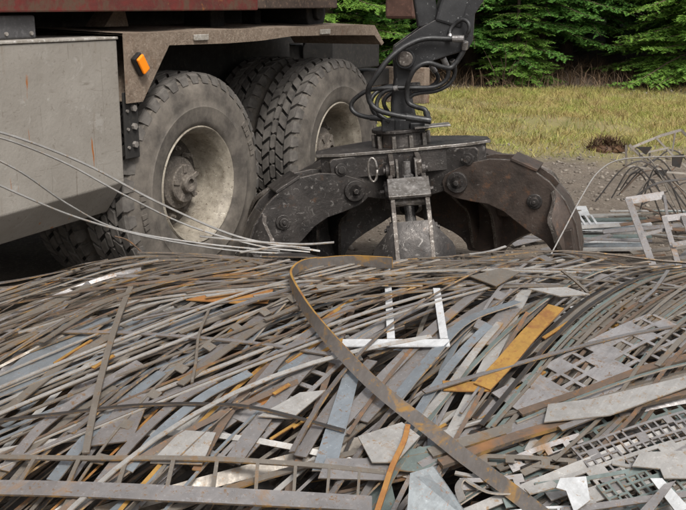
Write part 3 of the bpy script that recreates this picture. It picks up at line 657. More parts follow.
def make_tine(ang, mat_, extra):
    rd = Vector((math.sin(ang), -math.cos(ang), 0)); tg = Vector((math.cos(ang), math.sin(ang), 0))
    f = lambda u, v, d: rd * (R0 + u) + Vector((0, 0, v)) + tg * d
    of_ = catmull([(a, b, 0) for a, b in outer], 40); rear = math.cos(ang) < -.5; oc = of_[7:] if rear else of_[21:]
    hw = lambda q: .09 + .085 * float(sm(.0, .22, q)) if q < .35 else .175 - .105 * float(sm(.4, 1, q))
    if rear: hw = lambda q: .36 + .15 * float(sm(.0, .35, q)) - .40 * float(sm(.72, 1, q))
    V = []; ns = len(oc); js = np.linspace(-1, 1, 11)
    tan = nrm(np.gradient(oc, axis=0)); nm = np.stack([tan[:, 1], -tan[:, 0]], 1)     # inward normal in (u,v)
    nm = np.where((nm @ np.array([-1., 0]))[:, None] > 0, nm, nm)
    for off_ in (.004, .026):
        for k in range(ns):
            q = k / (ns - 1); w_ = hw(q)
            for j in js:
                d = w_ * j; cur = (.25 if rear else .85) * max(0, abs(d) - .085)
                u, v = oc[k][0], oc[k][1]
                inn = np.array([-tan[k][1], tan[k][0]]);
                if inn @ np.array([.2 - u, -.35 - v]) < 0: inn = -inn
                u += inn[0] * (off_ + cur); v += inn[1] * (off_ + cur)
                V.append(tuple(f(u, v, d)))
    m = len(js); K = ns * m; F = []; I = []
    for k in range(ns - 1):
        for j in range(m - 1):
            a = k * m + j; F += [(a, a + 1, a + m + 1, a + m), (K + a, K + a + m, K + a + m + 1, K + a + 1)]; I += [0, 0]
        for j in (0, m - 1):
            a = k * m + j; F.append((a, a + m, K + a + m, K + a)); I.append(1)
    for j in range(m - 1):
        for k in (0, ns - 1): a = k * m + j; F.append((a, a + 1, K + a + 1, K + a)); I.append(1)
    mb = MB(); mb.V, mb.F, mb.I = V, F, I
    tn = mb.build('tine', [mat_, m_wedge], gp, auto=R(40))
    for sd_ in (-1, 1):
        mb = MB(); mb.prism(outer + inner, f, sd_ * .064, sd_ * .084, 0, 1); mb.build('side_plate', [mat_, m_wedge], tn, bevel=.003)
        mb = MB(); c0 = f(0, 0, sd_ * .084); c1 = f(0, 0, sd_ * .102); mb.cyl(c0, c1, .052, .050, 24); mb.cyl(c1, f(0, 0, sd_ * .096), .034, None, 20); mb.cyl(c1, f(0, 0, sd_ * .124), .014, None, 6); mb.build('pivot_pin', m_grap, tn, bevel=.003)
        mb = MB(); mb.cyl(f(.36, -.10, sd_ * .084), f(.36, -.10, sd_ * .096), .036, None, 20); mb.cyl(f(.36, -.10, sd_ * .096), f(.36, -.10, sd_ * .110), .022, None, 16); mb.cyl(f(.36, -.10, sd_ * .110), f(.36, -.10, sd_ * .120), .010, None, 6); mb.build('cylinder_pin', m_grap, tn, bevel=.003)
    mb = MB(); mb.cyl(f(.36, -.10, -.064), f(.36, -.10, .064), .024, None, 14); mb.cyl(f(.30, .01, -.064), f(.30, .01, .064), .02, None, 12); mb.build('cross_pin', m_shine, tn, smooth=False)
    # wear plate riding on the outside curve
    p0, p1 = of_[12], of_[17]
    a_ = f(p0[0] + .002, p0[1] + .006, 0); b_ = f(p1[0] + .005, p1[1] + .006, 0)
    mb = MB(); mb.bar(a_, b_, .18, .014, (b_ - a_).cross(tg)); mb.build('wear_plate', m_shine if extra else mat_, tn, bevel=.002)
    # stiffener flanges at the wing roots
    for sd_ in (-1, 1):
        mb = MB(); mb.prism([(.44, -.24), (.53, -.22), (.545, -.36), (.47, -.34)], lambda u, v, d: f(u, v, d), sd_ * .084, sd_ * .15); mb.build('gusset', mat_, tn, bevel=.004)
    # hydraulic cylinder from the hub to the pin
    a_ = f(-.14, .05, 0); b_ = f(.36, -.10, 0); mid = a_.lerp(b_, .62)
    mb = MB(); mb.cyl(a_, mid, .044, None, 18); mb.build('cylinder_barrel', m_grap, tn, bevel=.004)
    mb = MB(); mb.cyl(mid, b_, .024, None, 14); mb.build('cylinder_rod', m_chrome, tn)
    # lugs on the hub
    for sd_ in (-1, 1):
        mb = MB(); mb.prism([(-.17, .159), (.09, .159), (.105, .145), (.10, .085), (.05, .06), (.045, -.03), (.0, -.055), (-.055, -.04), (-.17, -.07)], f, sd_ * .050, sd_ * .073, 0, 1); lg = mb.build('hub_lug', [m_grap, m_wedge], gp, bevel=.003)
        mb = MB(); mb.cyl(f(.055, .108, sd_ * .073), f(.055, .108, sd_ * .09), .030, None, 20); mb.cyl(f(.055, .108, sd_ * .09), f(.055, .108, sd_ * .102), .018, None, 16); mb.build('lug_pin', m_grap, lg, bevel=.002)
for k, a in enumerate((0, 72, 144, 216, 288)):
    make_tine(R(a - 1), m_claw if a in (72, 144) else m_grap, a == 0)
# hub
mb = MB(); pl = [(-.42, -.10), (-.30, -.15), (0, -.17), (.30, -.15), (.42, -.10), (.42, .02), (.33, .12), (.16, .22), (-.16, .22), (-.33, .12), (-.42, .02)]
mb.prism(pl, lambda u, v, d: (u, v, d), .163, .178, 0, 1); mb.build('top_plate', [m_grap, m_shine], gp, bevel=.002)
mb = MB(); sk = [(u * .93, v * .9) for u, v in pl]
for k in range(len(sk)):
    (a, b), (c, d) = sk[k], sk[(k + 1) % len(sk)]
    if abs((a + c) / 2) < .10: continue
    mb.bar((a, b, .11), (c, d, .11), .012, .10)
tag(mb.build('hub_skirt', [m_grap], gp), kind='stuff')
mb = MB(); mb.cyl((0, 0, -.12), (0, 0, .159), .125, None, 32); mb.cyl((0, 0, -.16), (0, 0, -.12), .07, .10, 24); mb.build('hub', m_grap, gp, bevel=.006)
mb = MB(); mb.cyl((0, 0, .177), (0, 0, .245), .125, .12, 28); mb.cyl((0, 0, .245), (0, 0, .262), .14, None, 28); mb.build('slew_ring', m_grap, gp, bevel=.004)
for k in range(10):
    a = k * .628; mb = MB(); mb.cyl((.132 * math.cos(a), .132 * math.sin(a), .177), (.132 * math.cos(a), .132 * math.sin(a), .235), .011, None, 6); mb.build('bolt', m_shine, gp)
mb = MB(); mb.box((.06, -.15, .263), (.23, -.05, .272)); mb.build('guard_tab', m_shine, gp, bevel=.002)
for xx in (-.045, .04):
    mb = MB(); mb.box((xx - .005, -.385, .04), (xx + .005, -.33, .158)); mb.build('hose_fin', m_shine, gp)
mb = MB(); mb.tube([(-.155 + .02 * math.cos(a), -.34, .12 + .055 * math.sin(a)) for a in np.linspace(0, 6.283, 20)], .006, 8); mb.build('shackle', m_shine, gp, smooth=True)
mb = MB(); mb.cyl((.0, -.375, .03), (.0, -.375, .15), .016, None, 12); mb.cyl((.0, -.375, .06), (.0, -.375, .09), .026, None, 6); mb.build('hose_coupling', m_chrome, gp)

# crane arm with rotator, link and hoses
YC = 4.83
arm = empty('crane_arm', P(403, 57, YC))
AB = Vector(arm.location)
tag(arm, 'black loader crane arm tip with looping hydraulic hoses above the grapple', 'crane arm')
Lp = lambda px, py, Y=YC: P(px, py, Y) - AB
mb = MB(); q = Lp(403, 150); zt = Lp(403, 118)
mb.cyl(Lp(403, 141), Lp(403, 118), .082, .075, 24); mb.cyl(Lp(403, 121), Lp(403, 112), .062, .05, 20); mb.obox(Lp(388, 125, YC - .07), (.03, 0, 0), (0, .03, 0), (0, 0, .03)); mb.obox(Lp(417, 127, YC - .06), (.035, 0, 0), (0, .03, 0), (0, 0, .022)); mb.build('rotator', m_arm, arm, bevel=.005)
mb = MB(); fxz = lambda u, v, d: Lp(u, v) + Vector((0, d, 0))
mb.prism([(391, 120), (391, 100), (394, 78), (393, 60), (396, 50), (403, 46), (411, 50), (413, 62), (410, 80), (413, 104), (417, 120)], fxz, -.045, .045); mb.build('link', m_arm, arm, bevel=.012)
for sd_ in (-1, 1):
    mb = MB(); mb.prism([(394, 46), (398, 43), (419, 28), (441, 16), (466, 2), (478, -12), (486, -6), (473, 14), (471, 40), (466, 49), (450, 54), (432, 60), (421, 66), (411, 70), (399, 68), (393, 58)], fxz, sd_ * .055, sd_ * .075, 0, 1); mb.build('arm_cheek', [m_arm, m_shine], arm, bevel=.004)
mb = MB(); mb.cyl(Lp(404, 58) + Vector((0, -.10, 0)), Lp(404, 58) + Vector((0, .10, 0)), .036, None, 24); mb.build('link_pin', m_wedge, arm, bevel=.006)
mb = MB(); mb.cyl(Lp(404, 58) + Vector((0, -.092, 0)), Lp(404, 58) + Vector((0, -.078, 0)), .046, None, 24); mb.build('pin_collar', m_arm, arm, bevel=.003)
# boom sections above (mostly out of frame), back to the crane column on the truck
top = Vector((.95, 4.95, 2.9)) - AB
p0 = Lp(446, 26)
mb = MB(); mb.bar(p0, top, .13, .17, (0, 1, 0)); mb.build('outer_boom', m_arm, arm, bevel=.012)
mb = MB(); mb.bar(Lp(428, 26), Lp(415, -60), .10, .085, (0, 1, 0)); mb.bar(Lp(415, -60), Lp(412, -120), .06, .06, (0, 1, 0)); mb.build('tilt_cylinder', m_arm, arm, bevel=.008)
col_top = Vector((-2.05, 4.15, 3.3)) - AB
mb = MB(); mb.bar(top + Vector((.06, 0, -.05)), col_top, .2, .24, (0, 1, 0)); mb.build('main_boom', m_arm, arm, bevel=.012)
mb = MB(); mb.bar(col_top + Vector((0, 0, .1)), Vector((-2.05, 4.15, 1.45)) - AB, .22, .22, (0, 1, 0)); mb.build('crane_column', m_arm, arm, bevel=.012)
hoses = [
    ([(452, 60), (455, 72), (449, 84), (436, 91), (420, 93), (410, 97), (404, 108), (410, 117), (424, 123)], -.02, .010),
    ([(398, 88), (384, 92), (377, 102), (379, 114), (390, 122)], -.08, .010),
    ([(431, 66), (438, 78), (432, 86), (420, 90), (395, 92), (384, 101), (388, 112), (396, 118)], .05, .010),
    ([(464, 39), (448, 39), (424, 39), (404, 47), (388, 60), (379, 72), (370, 85), (368, 94), (371, 104), (380, 111), (399, 116), (431, 121)], -.13, .0125),
    ([(465, 42), (463, 52), (452, 67), (442, 67), (428, 63), (416, 68), (409, 80), (407, 90), (408, 102), (416, 107), (425, 110), (428, 119)], -.11, .0115),
    ([(443, 58), (448, 70), (446, 80), (434, 87), (415, 88), (393, 88), (370, 90), (356, 98), (351, 106), (355, 113), (366, 117), (384, 119)], -.05, .0105),
    ([(420, 85), (402, 86), (387, 87), (376, 93), (371, 101), (373, 111), (381, 119), (386, 127)], .02, .0105),
    ([(450, 38), (450, 31), (454, 25), (462, 20), (468, 23), (469, 30), (465, 37)], -.10, .009)]
for pts, dy, r_ in hoses:
    q = catmull([Lp(a, b, YC + dy + .02 * math.sin(k)) for k, (a, b) in enumerate(pts)], 60)
    r_ *= 1.02; mb = MB(); mb.tube(q, r_, 10); ho = mb.build('hose', m_hose, arm, smooth=True)
    for e, e2 in ((0, 4), (-1, -5)):
        mb = MB(); mb.cyl(q[e], q[e2], r_ * 1.32, None, 12); mb.build('hose_fitting', m_chrome if e == 0 else m_hose, ho)

exec_scrap = True
# ================================================================== SCRAP HEAP
CLN = {'pale': 'pale grey', 'green': 'green-grey', 'mauve': 'mauve-grey', 'bright': 'white', 'dull': 'dull brown-grey', 'dark': 'dark grey'}
# --- individually placed pieces, read off the photograph
hero('steel_plank', 'long flat mauve-grey plank lying along the foot of the heap', 'plank', [(-60, 486), (60, 488), (200, 494), (300, 499), (372, 503)], .05, 'mauve', off=.055, t=.006)
n = 121
hero('ladder_strip', 'long ladder-shaped offcut with thin rungs above the foot plank', 'offcut', [(-60, 465), (60, 467), (190, 468), (300, 474), (385, 482)], .09, 'dull', off=.05, t=.005, n=n, vs=[-.044, -.036, -.028, .06], mask=np.array([[True, True, i % 11 == 0] for i in range(n - 1)]))
# the tall flat bar bent round in a hook
pts = [(392, 263), (352, 262), (322, 263), (302, 267), (292, 276), (297, 292), (318, 324), (345, 356), (390, 399), (440, 438), (495, 480), (570, 537)]
C = catmull([hit(a, b, .07) for a, b in pts], 60); n = len(C); C[:, 2] += .004 * np.abs(np.sin(np.arange(n) * .31))
Wd = np.array([np.array([.05, -.1, 1.]) * (1 - f) + np.array([.62, .1, .60]) * f for f in sm(.35, .75, np.linspace(0, 1, n))]); T_ = nrm(np.gradient(C, axis=0)); S_ = nrm(Wd - T_ * (Wd * T_).sum(1)[:, None]); N_a = nrm(np.cross(S_, T_))
V, F, I = sheet_arrays(C, S_, N_a, [-.020, .020], np.ones((n - 1, 1), bool), .008)
tag(mesh_obj('flat_bar', V, F, [M['bar'], M['ochre']], mi=I), 'long flat bar hooked over at the crest and running down the heap front', 'flat bar')
hero('bent_rod', 'rusty orange narrow bar bent down past the foot plank', 'bar', [(408, 424), (404, 440), (392, 466), (384, 490), (374, 520)], .014, 'rust', off=.075, t=.008)
mb = MB(); q = [P(410, 473, 2.20), P(433, 466, 2.23), P(447, 486, 2.19), P(474, 526, 2.10), P(406, 526, 2.10)]; nn = Vector((.03, .004, .003)) * .1 + Vector((0, .004, -.002)); n = 5
mb.add(q + [p + nn for p in q], [tuple(range(n)), tuple(range(n, 2 * n))[::-1]] + [(k, (k + 1) % n, n + (k + 1) % n, n + k) for k in range(n)])
tag(mb.build('galvanised_plate', M['zinc']), 'small dull galvanised plate sticking up at the foot of the heap', 'plate')
comb = []
for nm, lb, px, wd, of in (('comb_offcut', 'white comb-shaped offcut with two upright teeth lying on the heap', None, 0, 0),):
    mb = MB(); z3 = lambda a, b: hit(a, b, .042)
    for quad in ([(343, 339), (449, 339), (450, 346), (341, 346)], [(384, 266), (390, 266), (395, 338), (387, 338)], [(433, 288), (440, 288), (448, 338), (440, 338)]):
        q = [z3(a, b) for a, b in quad]; nn = Vector((0, -.2, 1)).normalized() * .004
        mb.add(q + [p - nn for p in q], [(0, 1, 2, 3), (7, 6, 5, 4), (0, 4, 5, 1), (1, 5, 6, 2), (2, 6, 7, 3), (3, 7, 4, 0)])
    tag(mb.build(nm, M['bright']), lb, 'offcut')
hero('angle_offcut', 'broad ochre-yellow strip running up to the crest', 'strip', [(482, 386), (505, 362), (530, 333), (556, 306)], .055, 'ochre', off=.05)
hero('short_strip', 'short ochre-yellow strip meeting the broad yellow one at its foot', 'strip', [(443, 385), (462, 386), (490, 386)], .045, 'ochre', off=.045, n=6)
def plate(name, label, px, mk, off=.02, t=.004, cat='plate', Y=None, tilt=0):
    off = off + .018; q = [hit(a, b, off) for a, b in px]; q = [p + Vector((0, 0, tilt * k)) for k, p in enumerate(q)]
    n = len(q); c = sum(q, Vector()) / n; nn = Vector((0, 0, 0))
    for k in range(n): nn += (q[k] - c).cross(q[(k + 1) % n] - c)
    nn.normalize(); nn = nn if nn.z > 0 else -nn
    # lie flat: project on best plane
    q = [p - nn * (p - c).dot(nn) for p in q]
    V = [tuple(p) for p in q] + [tuple(p - nn * t) for p in q]
    F = [tuple(range(n)), tuple(range(n, 2 * n))[::-1]] + [(j, (j + 1) % n, n + (j + 1) % n, n + j) for j in range(n)]
    mb = MB(); mb.V = V; mb.F = F; mb.I = [0, 0] + [1] * n
    return tag(mb.build(name, [M[mk], M[EDGE[mk]]]), label, cat)
plate('rusty_plate', 'flat orange rusty plate lying near the crest of the heap', [(186, 299), (250, 285), (274, 288), (268, 302), (236, 303)], 'rust', .012)
plate('rusty_plate', 'orange rusty plate showing between strips below the hooked bar', [(214, 397), (262, 383), (290, 388), (262, 405)], 'rust', -.01)
plate('rusty_plate', 'narrow orange rusty plate beside the bend of the hooked bar', [(300, 286), (372, 270), (385, 276), (318, 294)], 'rust', .0)
plate('steel_plate', 'broad blue-grey plate under thin strips beside the storage box end', [(-30, 400), (70, 318), (112, 318), (20, 392)], 'blue', .008)
plate('steel_plate', 'pale mauve plate with straight end beside the rung ladder', [(150, 462), (182, 430), (216, 432), (202, 464)], 'pale', .022)
plate('steel_plate', 'large mauve-grey triangular plate in the middle of the heap', [(88, 446), (122, 398), (152, 392), (132, 440)], 'mauve', .016)
plate('steel_plate', 'pale four-sided plate crossed by a thin rod', [(258, 416), (300, 392), (326, 390), (292, 418)], 'pale', .018)
plate('steel_plate', 'broad pale blue-grey strip plate standing against the hooked bar', [(312, 470), (344, 372), (362, 364), (336, 470)], 'blue', .022)
plate('steel_plate', 'crumpled pale plate with orange stain beside the hooked bar', [(358, 436), (402, 422), (420, 436), (396, 462), (372, 462)], 'pale', .045)
plate('steel_plate', 'mauve plate lying flat behind the bent rusty bar', [(318, 478), (326, 458), (398, 458), (390, 480)], 'mauve', .03)
plate('steel_plate', 'dark green-grey plate under the hooked bar', [(380, 468), (420, 446), (448, 452), (424, 472)], 'green', .02)
plate('steel_plate', 'dark green plate corner at the foot of the heap', [(345, 492), (390, 478), (400, 520), (340, 520)], 'green', -.03)
plate('steel_plate', 'blue-grey pointed plate beside the hooked bar crest', [(272, 382), (296, 338), (330, 322), (300, 372)], 'blue', .004)
plate('steel_plate', 'pale mauve plate at the top of the yellow strip', [(470, 340), (500, 310), (522, 308), (490, 345)], 'mauve', .01)
plate('steel_plate', 'thin pale plate with a pointed end near the crest', [(528, 288), (566, 287), (590, 294), (560, 296)], 'pale', .04)
plate('steel_plate', 'broken orange-stained plate on the crest under the grapple', [(470, 276), (500, 268), (520, 272), (496, 286)], 'dull', .03)
plate('steel_plate', 'pale blue-grey pointed plate on the long rusty bars', [(544, 422), (548, 404), (592, 398), (686, 376), (690, 386), (610, 414)], 'pale', .05)
plate('steel_plate', 'flat brown-mauve plate end under the pointed pale plate', [(498, 430), (545, 408), (600, 412), (520, 440)], 'mauve', .03)
BR = [([(232, 462), (268, 412), (300, 372), (338, 335)], .046, 'mauve', 'broad mauve strip with straight edges rising to the hooked bar'),
      ([(196, 470), (222, 424), (250, 385), (272, 362)], .022, 'brown', 'rust-brown strip beside the pale plate by the ladder'),
      ([(52, 480), (88, 436), (128, 398), (162, 372)], .034, 'blue', 'broad blue-grey strip rising from the ladder offcut rail'),
      ([(96, 486), (134, 440), (176, 402), (214, 380)], .030, 'mauve', 'broad mauve strip rising behind the triangular plate'),
      ([(4, 470), (44, 424), (96, 388), (140, 362)], .032, 'mauve', 'broad mauve strip nearest the ladder offcut end'),
      ([(-30, 440), (20, 398), (66, 362), (112, 334)], .03, 'dull', 'broad brown-grey strip over the blue-grey plate'),
      ([(360, 420), (404, 374), (449, 330), (512, 288)], .050, 'mauve', 'broad mauve strip rising past the white comb offcut to the crest'),
      ([(392, 404), (428, 360), (465, 321), (518, 301)], .036, 'blue', 'broad pale blue strip beside the mauve one by the comb'),
      ([(420, 420), (448, 388), (476, 350), (500, 322)], .024, 'pale', 'pale strip rising to the broad yellow strip'),
      ([(300, 456), (322, 420), (346, 388), (372, 360)], .036, 'mauve', 'broad mauve strip tucked under the hooked bar middle'),
      ([(128, 470), (160, 432), (204, 396), (250, 372)], .028, 'blue', 'blue-grey strip rising to the lower orange plate'),
      ([(260, 382), (286, 352), (318, 326), (352, 306)], .03, 'mauve', 'mauve strip passing under the hooked bar bend'),
      ([(180, 384), (222, 352), (266, 322), (306, 300)], .026, 'dull', 'brown-grey broad strip rising past the flat orange plate'),
      ([(-30, 366), (40, 330), (104, 300), (170, 278)], .026, 'dull', 'brown-grey broad strip passing above the blue-grey plate'),
      ([(524, 470), (580, 448), (640, 432), (700, 420)], .034, 'dark', 'dark broad strip lying over the green perforated sheet'),
      ([(470, 450), (540, 424), (600, 405), (660, 388)], .022, 'brown', 'rust-brown strip lying with the long rusty bars')]
for q, wd, mk, lb in BR:
    hero('broad_strip', lb, 'strip', q, wd, mk, off=rng.uniform(.022, .04), n=20, roll=rng.normal(0, .12))
# thin long strips that read clearly
def thin(label, px, wd=.012, mk='dull', off=.035, nm='thin_strip', t=.005): return hero(nm, label, 'strip', px, wd, mk, off=off, t=t, n=34)
thin('long thin grey strip with orange spots crossing the heap under the orange plate', [(-40, 330), (60, 331), (140, 333), (250, 342), (345, 356)], .016, 'mauve')
thin('thin dark rod arching across the middle of the heap', [(-40, 424), (50, 414), (130, 405), (200, 403), (260, 408), (345, 430)], .010, 'dark', .05)
thin('thin upright wire standing between the slanting strips', [(209, 309), (199, 334), (196, 360), (192, 382)], .008, 'dull', .05)
thin('thin pale strip lying straight across the crest', [(60, 278), (180, 281), (300, 282), (440, 283), (560, 284)], .012, 'mauve', .03)
thin('pale thin strip lying by the foot of the hooked bar', [(455, 472), (480, 478), (505, 492)], .012, 'pale', .05)
thin('long rusty bar along the right flank with a bright cut edge', [(440, 462), (520, 434), (600, 411), (660, 396), (720, 384)], .030, 'brown', .055, 'rusty_bar', .012)
thin('dull brown bar above the bright-edged rusty bar', [(430, 452), (520, 424), (600, 400), (720, 368)], .036, 'dull', .050, 'rusty_bar', .01)
thin('brown bar crossing below the cut-out mauve sheet', [(520, 412), (590, 388), (650, 366), (720, 348)], .026, 'brown', .045, 'rusty_bar', .008)
thin('mauve bar lying over the cut-out mauve sheet edge', [(560, 428), (640, 398), (720, 372)], .02, 'mauve', .06, 'rusty_bar')
thin('short thin strip poking up behind the pointed crest plate', [(562, 270), (575, 280), (588, 292)], .011, 'dull', .06)
thin('thin strip rising from the crest at the heap end', [(640, 302), (655, 288), (668, 270)], .012, 'mauve', .07)
# --- large cut-out sheets (laser skeletons)
def cutout(name, label, c0, c1, half, mk, off, nu, nv, hole, t=.004, drop=.06, cat='cut-out sheet', bend=0, seed=0):
    """sheet along a plan line c0->c1 (px on the heap), half-width, holes on a grid"""
    g = np.random.default_rng(seed)
    a, b = hit(*c0, off), hit(*c1, off); n = nu * 2 + 2
    C = catmull([a, (a + b) / 2 + Vector((0, 0, bend)), b], n)
    C[:, 2] = np.maximum(C[:, 2], H(C[:, 0], C[:, 1]) + off)
    NN = HN(C[:, 0], C[:, 1], .2); S, N2 = frames(C, NN)
    # uneven spacing along: thin webs and longer holes
    L = np.concatenate([[0], np.cumsum([.30 if k % 2 == 0 else 1 for k in range(n - 1)])]); L /= L[-1]
    src = np.linspace(0, 1, n); C = np.stack([np.interp(L, src, C[:, k]) for k in range(3)], 1); S = nrm(np.stack([np.interp(L, src, S[:, k]) for k in range(3)], 1)); N2 = nrm(np.stack([np.interp(L, src, N2[:, k]) for k in range(3)], 1))
    wv = np.cumsum([0] + [.36 if k % 2 == 0 else 1 for k in range(nv * 2 + 1)]); vs = (wv / wv[-1] * 2 - 1) * half
    mk_ = np.ones((n - 1, len(vs) - 1), bool)
    for i in range(n - 1):
        for j in range(len(vs) - 1):
            if i % 2 == 1 and j % 2 == 1 and g.random() < hole: mk_[i, j] = False
            elif g.random() < drop: mk_[i, j] = False
    V, F, I = sheet_arrays(C, S, N2, vs, mk_, t)
    return tag(mesh_obj(name, V, F, [M[mk], M[EDGE[mk]]], mi=I), label, cat)
cutout('cutout_sheet', 'mauve-grey sheet with rows of rectangular holes on the right flank', (520, 412), (680, 326), .115, 'mauve', .034, 13, 4, .55, seed=1, drop=.02)
cutout('cutout_sheet', 'brown-grey sheet riddled with slots near the crest end', (590, 345), (710, 280), .14, 'dull', .02, 14, 7, .9, seed=2)
cutout('cutout_sheet', 'green-grey perforated sheet at the foot of the right flank', (500, 500), (700, 425), .15, 'green', .015, 14, 8, .8, seed=3, drop=.1)
cutout('cutout_sheet', 'pale torn sheet with large openings at the foot of the right flank', (560, 512), (710, 462), .10, 'pale', .05, 10, 4, .85, seed=4, drop=.14)
cutout('cutout_sheet', 'blue-grey slotted sheet buried under strips below the storage box', (-20, 420), (130, 305), .11, 'blue', -.005, 9, 3, .8, seed=5)
cutout('cutout_sheet', 'dull slotted sheet bent over the crest beneath the orange plate', (90, 330), (260, 262), .10, 'dull', .0, 10, 3, .85, seed=6)
cutout('cutout_sheet', 'slotted brown-grey sheet crossing the middle of the heap', (210, 455), (330, 345), .09, 'mauve', .006, 8, 3, .8, seed=7)
cutout('cutout_sheet', 'dark slotted sheet low on the flank beside the yellow strip', (470, 455), (640, 410), .09, 'dark', .012, 9, 3, .8, seed=9)
cutout('cutout_sheet', 'grey finely slotted sheet bending down beside the white T-shaped offcut', (590, 470), (720, 428), .09, 'mauve', .05, 16, 6, .9, seed=12, drop=.04)
cutout('cutout_sheet', 'green-grey finely slotted sheet above the long thin grey offcut', (610, 502), (740, 462), .06, 'green', .06, 14, 5, .9, seed=13, drop=.06)
# bright white cut-outs at the right foot
def poly_piece(name, label, px, mk, off, cat='offcut'): return plate(name, label, px, mk, off, cat=cat)
poly_piece('white_offcut', 'pale angular offcut with a notched edge on the green sheet', [(632, 466), (640, 452), (690, 450), (692, 478), (664, 478), (660, 468)], 'pale', .06)
poly_piece('white_offcut', 'white X-shaped offcut arm below the notched pale offcut', [(650, 478), (662, 478), (690, 508), (676, 512)], 'bright', .09)
poly_piece('grey_offcut', 'grey diagonal offcut arm crossing under the white one', [(664, 484), (676, 480), (650, 515), (636, 514)], 'mauve', .095)
poly_piece('white_offcut', 'white T-shaped offcut beside the green perforated sheet', [(560, 478), (586, 476), (590, 500), (574, 512), (566, 490), (556, 488)], 'bright', .09)
poly_piece('white_offcut', 'small pale wedge-shaped offcut near the flat bar foot', [(524, 488), (552, 480), (560, 486), (530, 494)], 'pale', .08)
poly_piece('white_offcut', 'long thin grey offcut along the bottom of the right flank', [(560, 508), (640, 496), (690, 490), (690, 496), (640, 503), (562, 514)], 'mauve', .08)
hero('curled_strip', 'pale curled strip like a loose loop beside the galvanised plate', 'strip', [(462, 500), (458, 486), (464, 478), (474, 484), (492, 492), (520, 492)], .02, 'pale', off=.07, roll=.6)

LM = [(hit(a, b), q) for a, b, q in ((235, 294, 'the flat orange plate'), (250, 394, 'the lower orange plate'), (340, 280, 'the hooked bar bend'), (40, 355, 'the broad blue-grey plate'),
      (180, 447, 'the pale plate by the ladder'), (120, 420, 'the triangular mauve plate'), (295, 405, 'the rod-crossed pale plate'), (335, 420, 'the blue-grey strip plate'), (390, 440, 'the orange-stained plate'),
      (410, 460, 'the dark green plate'), (395, 335, 'the white comb offcut'), (520, 345, 'the broad yellow strip'), (560, 290, 'the pointed crest plate'), (600, 360, 'the holed mauve sheet'), (620, 400, 'the pointed pale plate'),
      (660, 465, 'the notched pale offcut'), (570, 490, 'the white T-shaped offcut'), (440, 500, 'the galvanised plate'), (100, 490, 'the foot plank'), (300, 480, 'the foot plank end'), (60, 300, 'the storage box underside'),
      (150, 262, 'the rear wheel'), (400, 258, 'the front claw'), (500, 262, 'the right claw'), (290, 258, 'the left claw'), (640, 275, 'the leaning frames'), (450, 440, 'the flat bar middle'), (20, 440, 'the ladder offcut'))]
def near(px, py):
    p = hit(px, py); return min(LM, key=lambda q: (q[0].x - p.x) ** 2 + (q[0].y - p.y) ** 2)[1]
for k in range(34):
    y0 = 290 + 5.6 * k + rng.normal(0, 4); x1 = 100 + 15 * k + rng.normal(0, 8); mk = rng.choice(['dull', 'mauve', 'dull', 'pale', 'brown', 'blue'])
    lb = {'dull': 'long dull brown-grey', 'mauve': 'long mauve-grey', 'pale': 'long pale grey', 'brown': 'long rust-brown', 'blue': 'long blue-grey'}[mk] + ' sweeping strip curving up to the crest past ' + near(x1 * .5, 258 + (y0 - 258) * .40)
    hero('sweeping_strip', lb, 'strip', [(-50, y0 + 22), (-10, y0), (x1 * .33, 258 + (y0 - 258) * .60), (x1 * .68, 258 + (y0 - 258) * .24), (x1, 259)], rng.uniform(.006, .015), mk, off=rng.uniform(.012, .045), n=30, group=lb)
for k in range(18):
    x0 = rng.uniform(-20, 330); dy = rng.uniform(0, 26); mk = rng.choice(['dull', 'mauve', 'pale', 'brown', 'mauve'])
    lb = {'dull': 'thin dull brown-grey', 'mauve': 'thin mauve-grey', 'pale': 'thin pale grey', 'brown': 'thin rust-brown'}[mk] + ' strip lying along under the crest past ' + near(x0 + 200, 268 + dy)
    hero('crest_strip', lb, 'strip', [(x0, 284 + dy * 1.9 + rng.normal(0, 6)), (x0 + 110, 269 + dy * 1.3), (x0 + 240, 262 + dy), (x0 + 370, 262 + dy * .8 + rng.normal(0, 4))], rng.uniform(.007, .014), mk, off=rng.uniform(.02, .05), n=26, group=lb)
for k in range(26):
    dx, dy = 6 * k + rng.normal(0, 3), 2.6 * k + rng.normal(0, 2); mk = rng.choice(['dull', 'brown', 'mauve', 'green', 'dark', 'dull'])
    lb = {'dull': 'dull brown-grey', 'mauve': 'mauve-grey', 'green': 'green-grey', 'brown': 'rust-brown', 'dark': 'dark grey'}[mk] + ' %s curved strip fanning over the crest past ' % ('thin' if k % 2 else 'narrow') + near(545 + dx, 318 + dy * .55)
    hero('curved_strip', lb, 'strip', [(462 + dx * .8, 412 + dy), (492 + dx, 372 + dy * .8), (530 + dx, 330 + dy * .6), (570 + dx, 296 + dy * .5), (618 + dx, 272 + dy * .35), (665 + dx, 263 + dy * .3)], rng.uniform(.006, .015), mk, off=rng.uniform(.015, .05), n=30, group=lb)
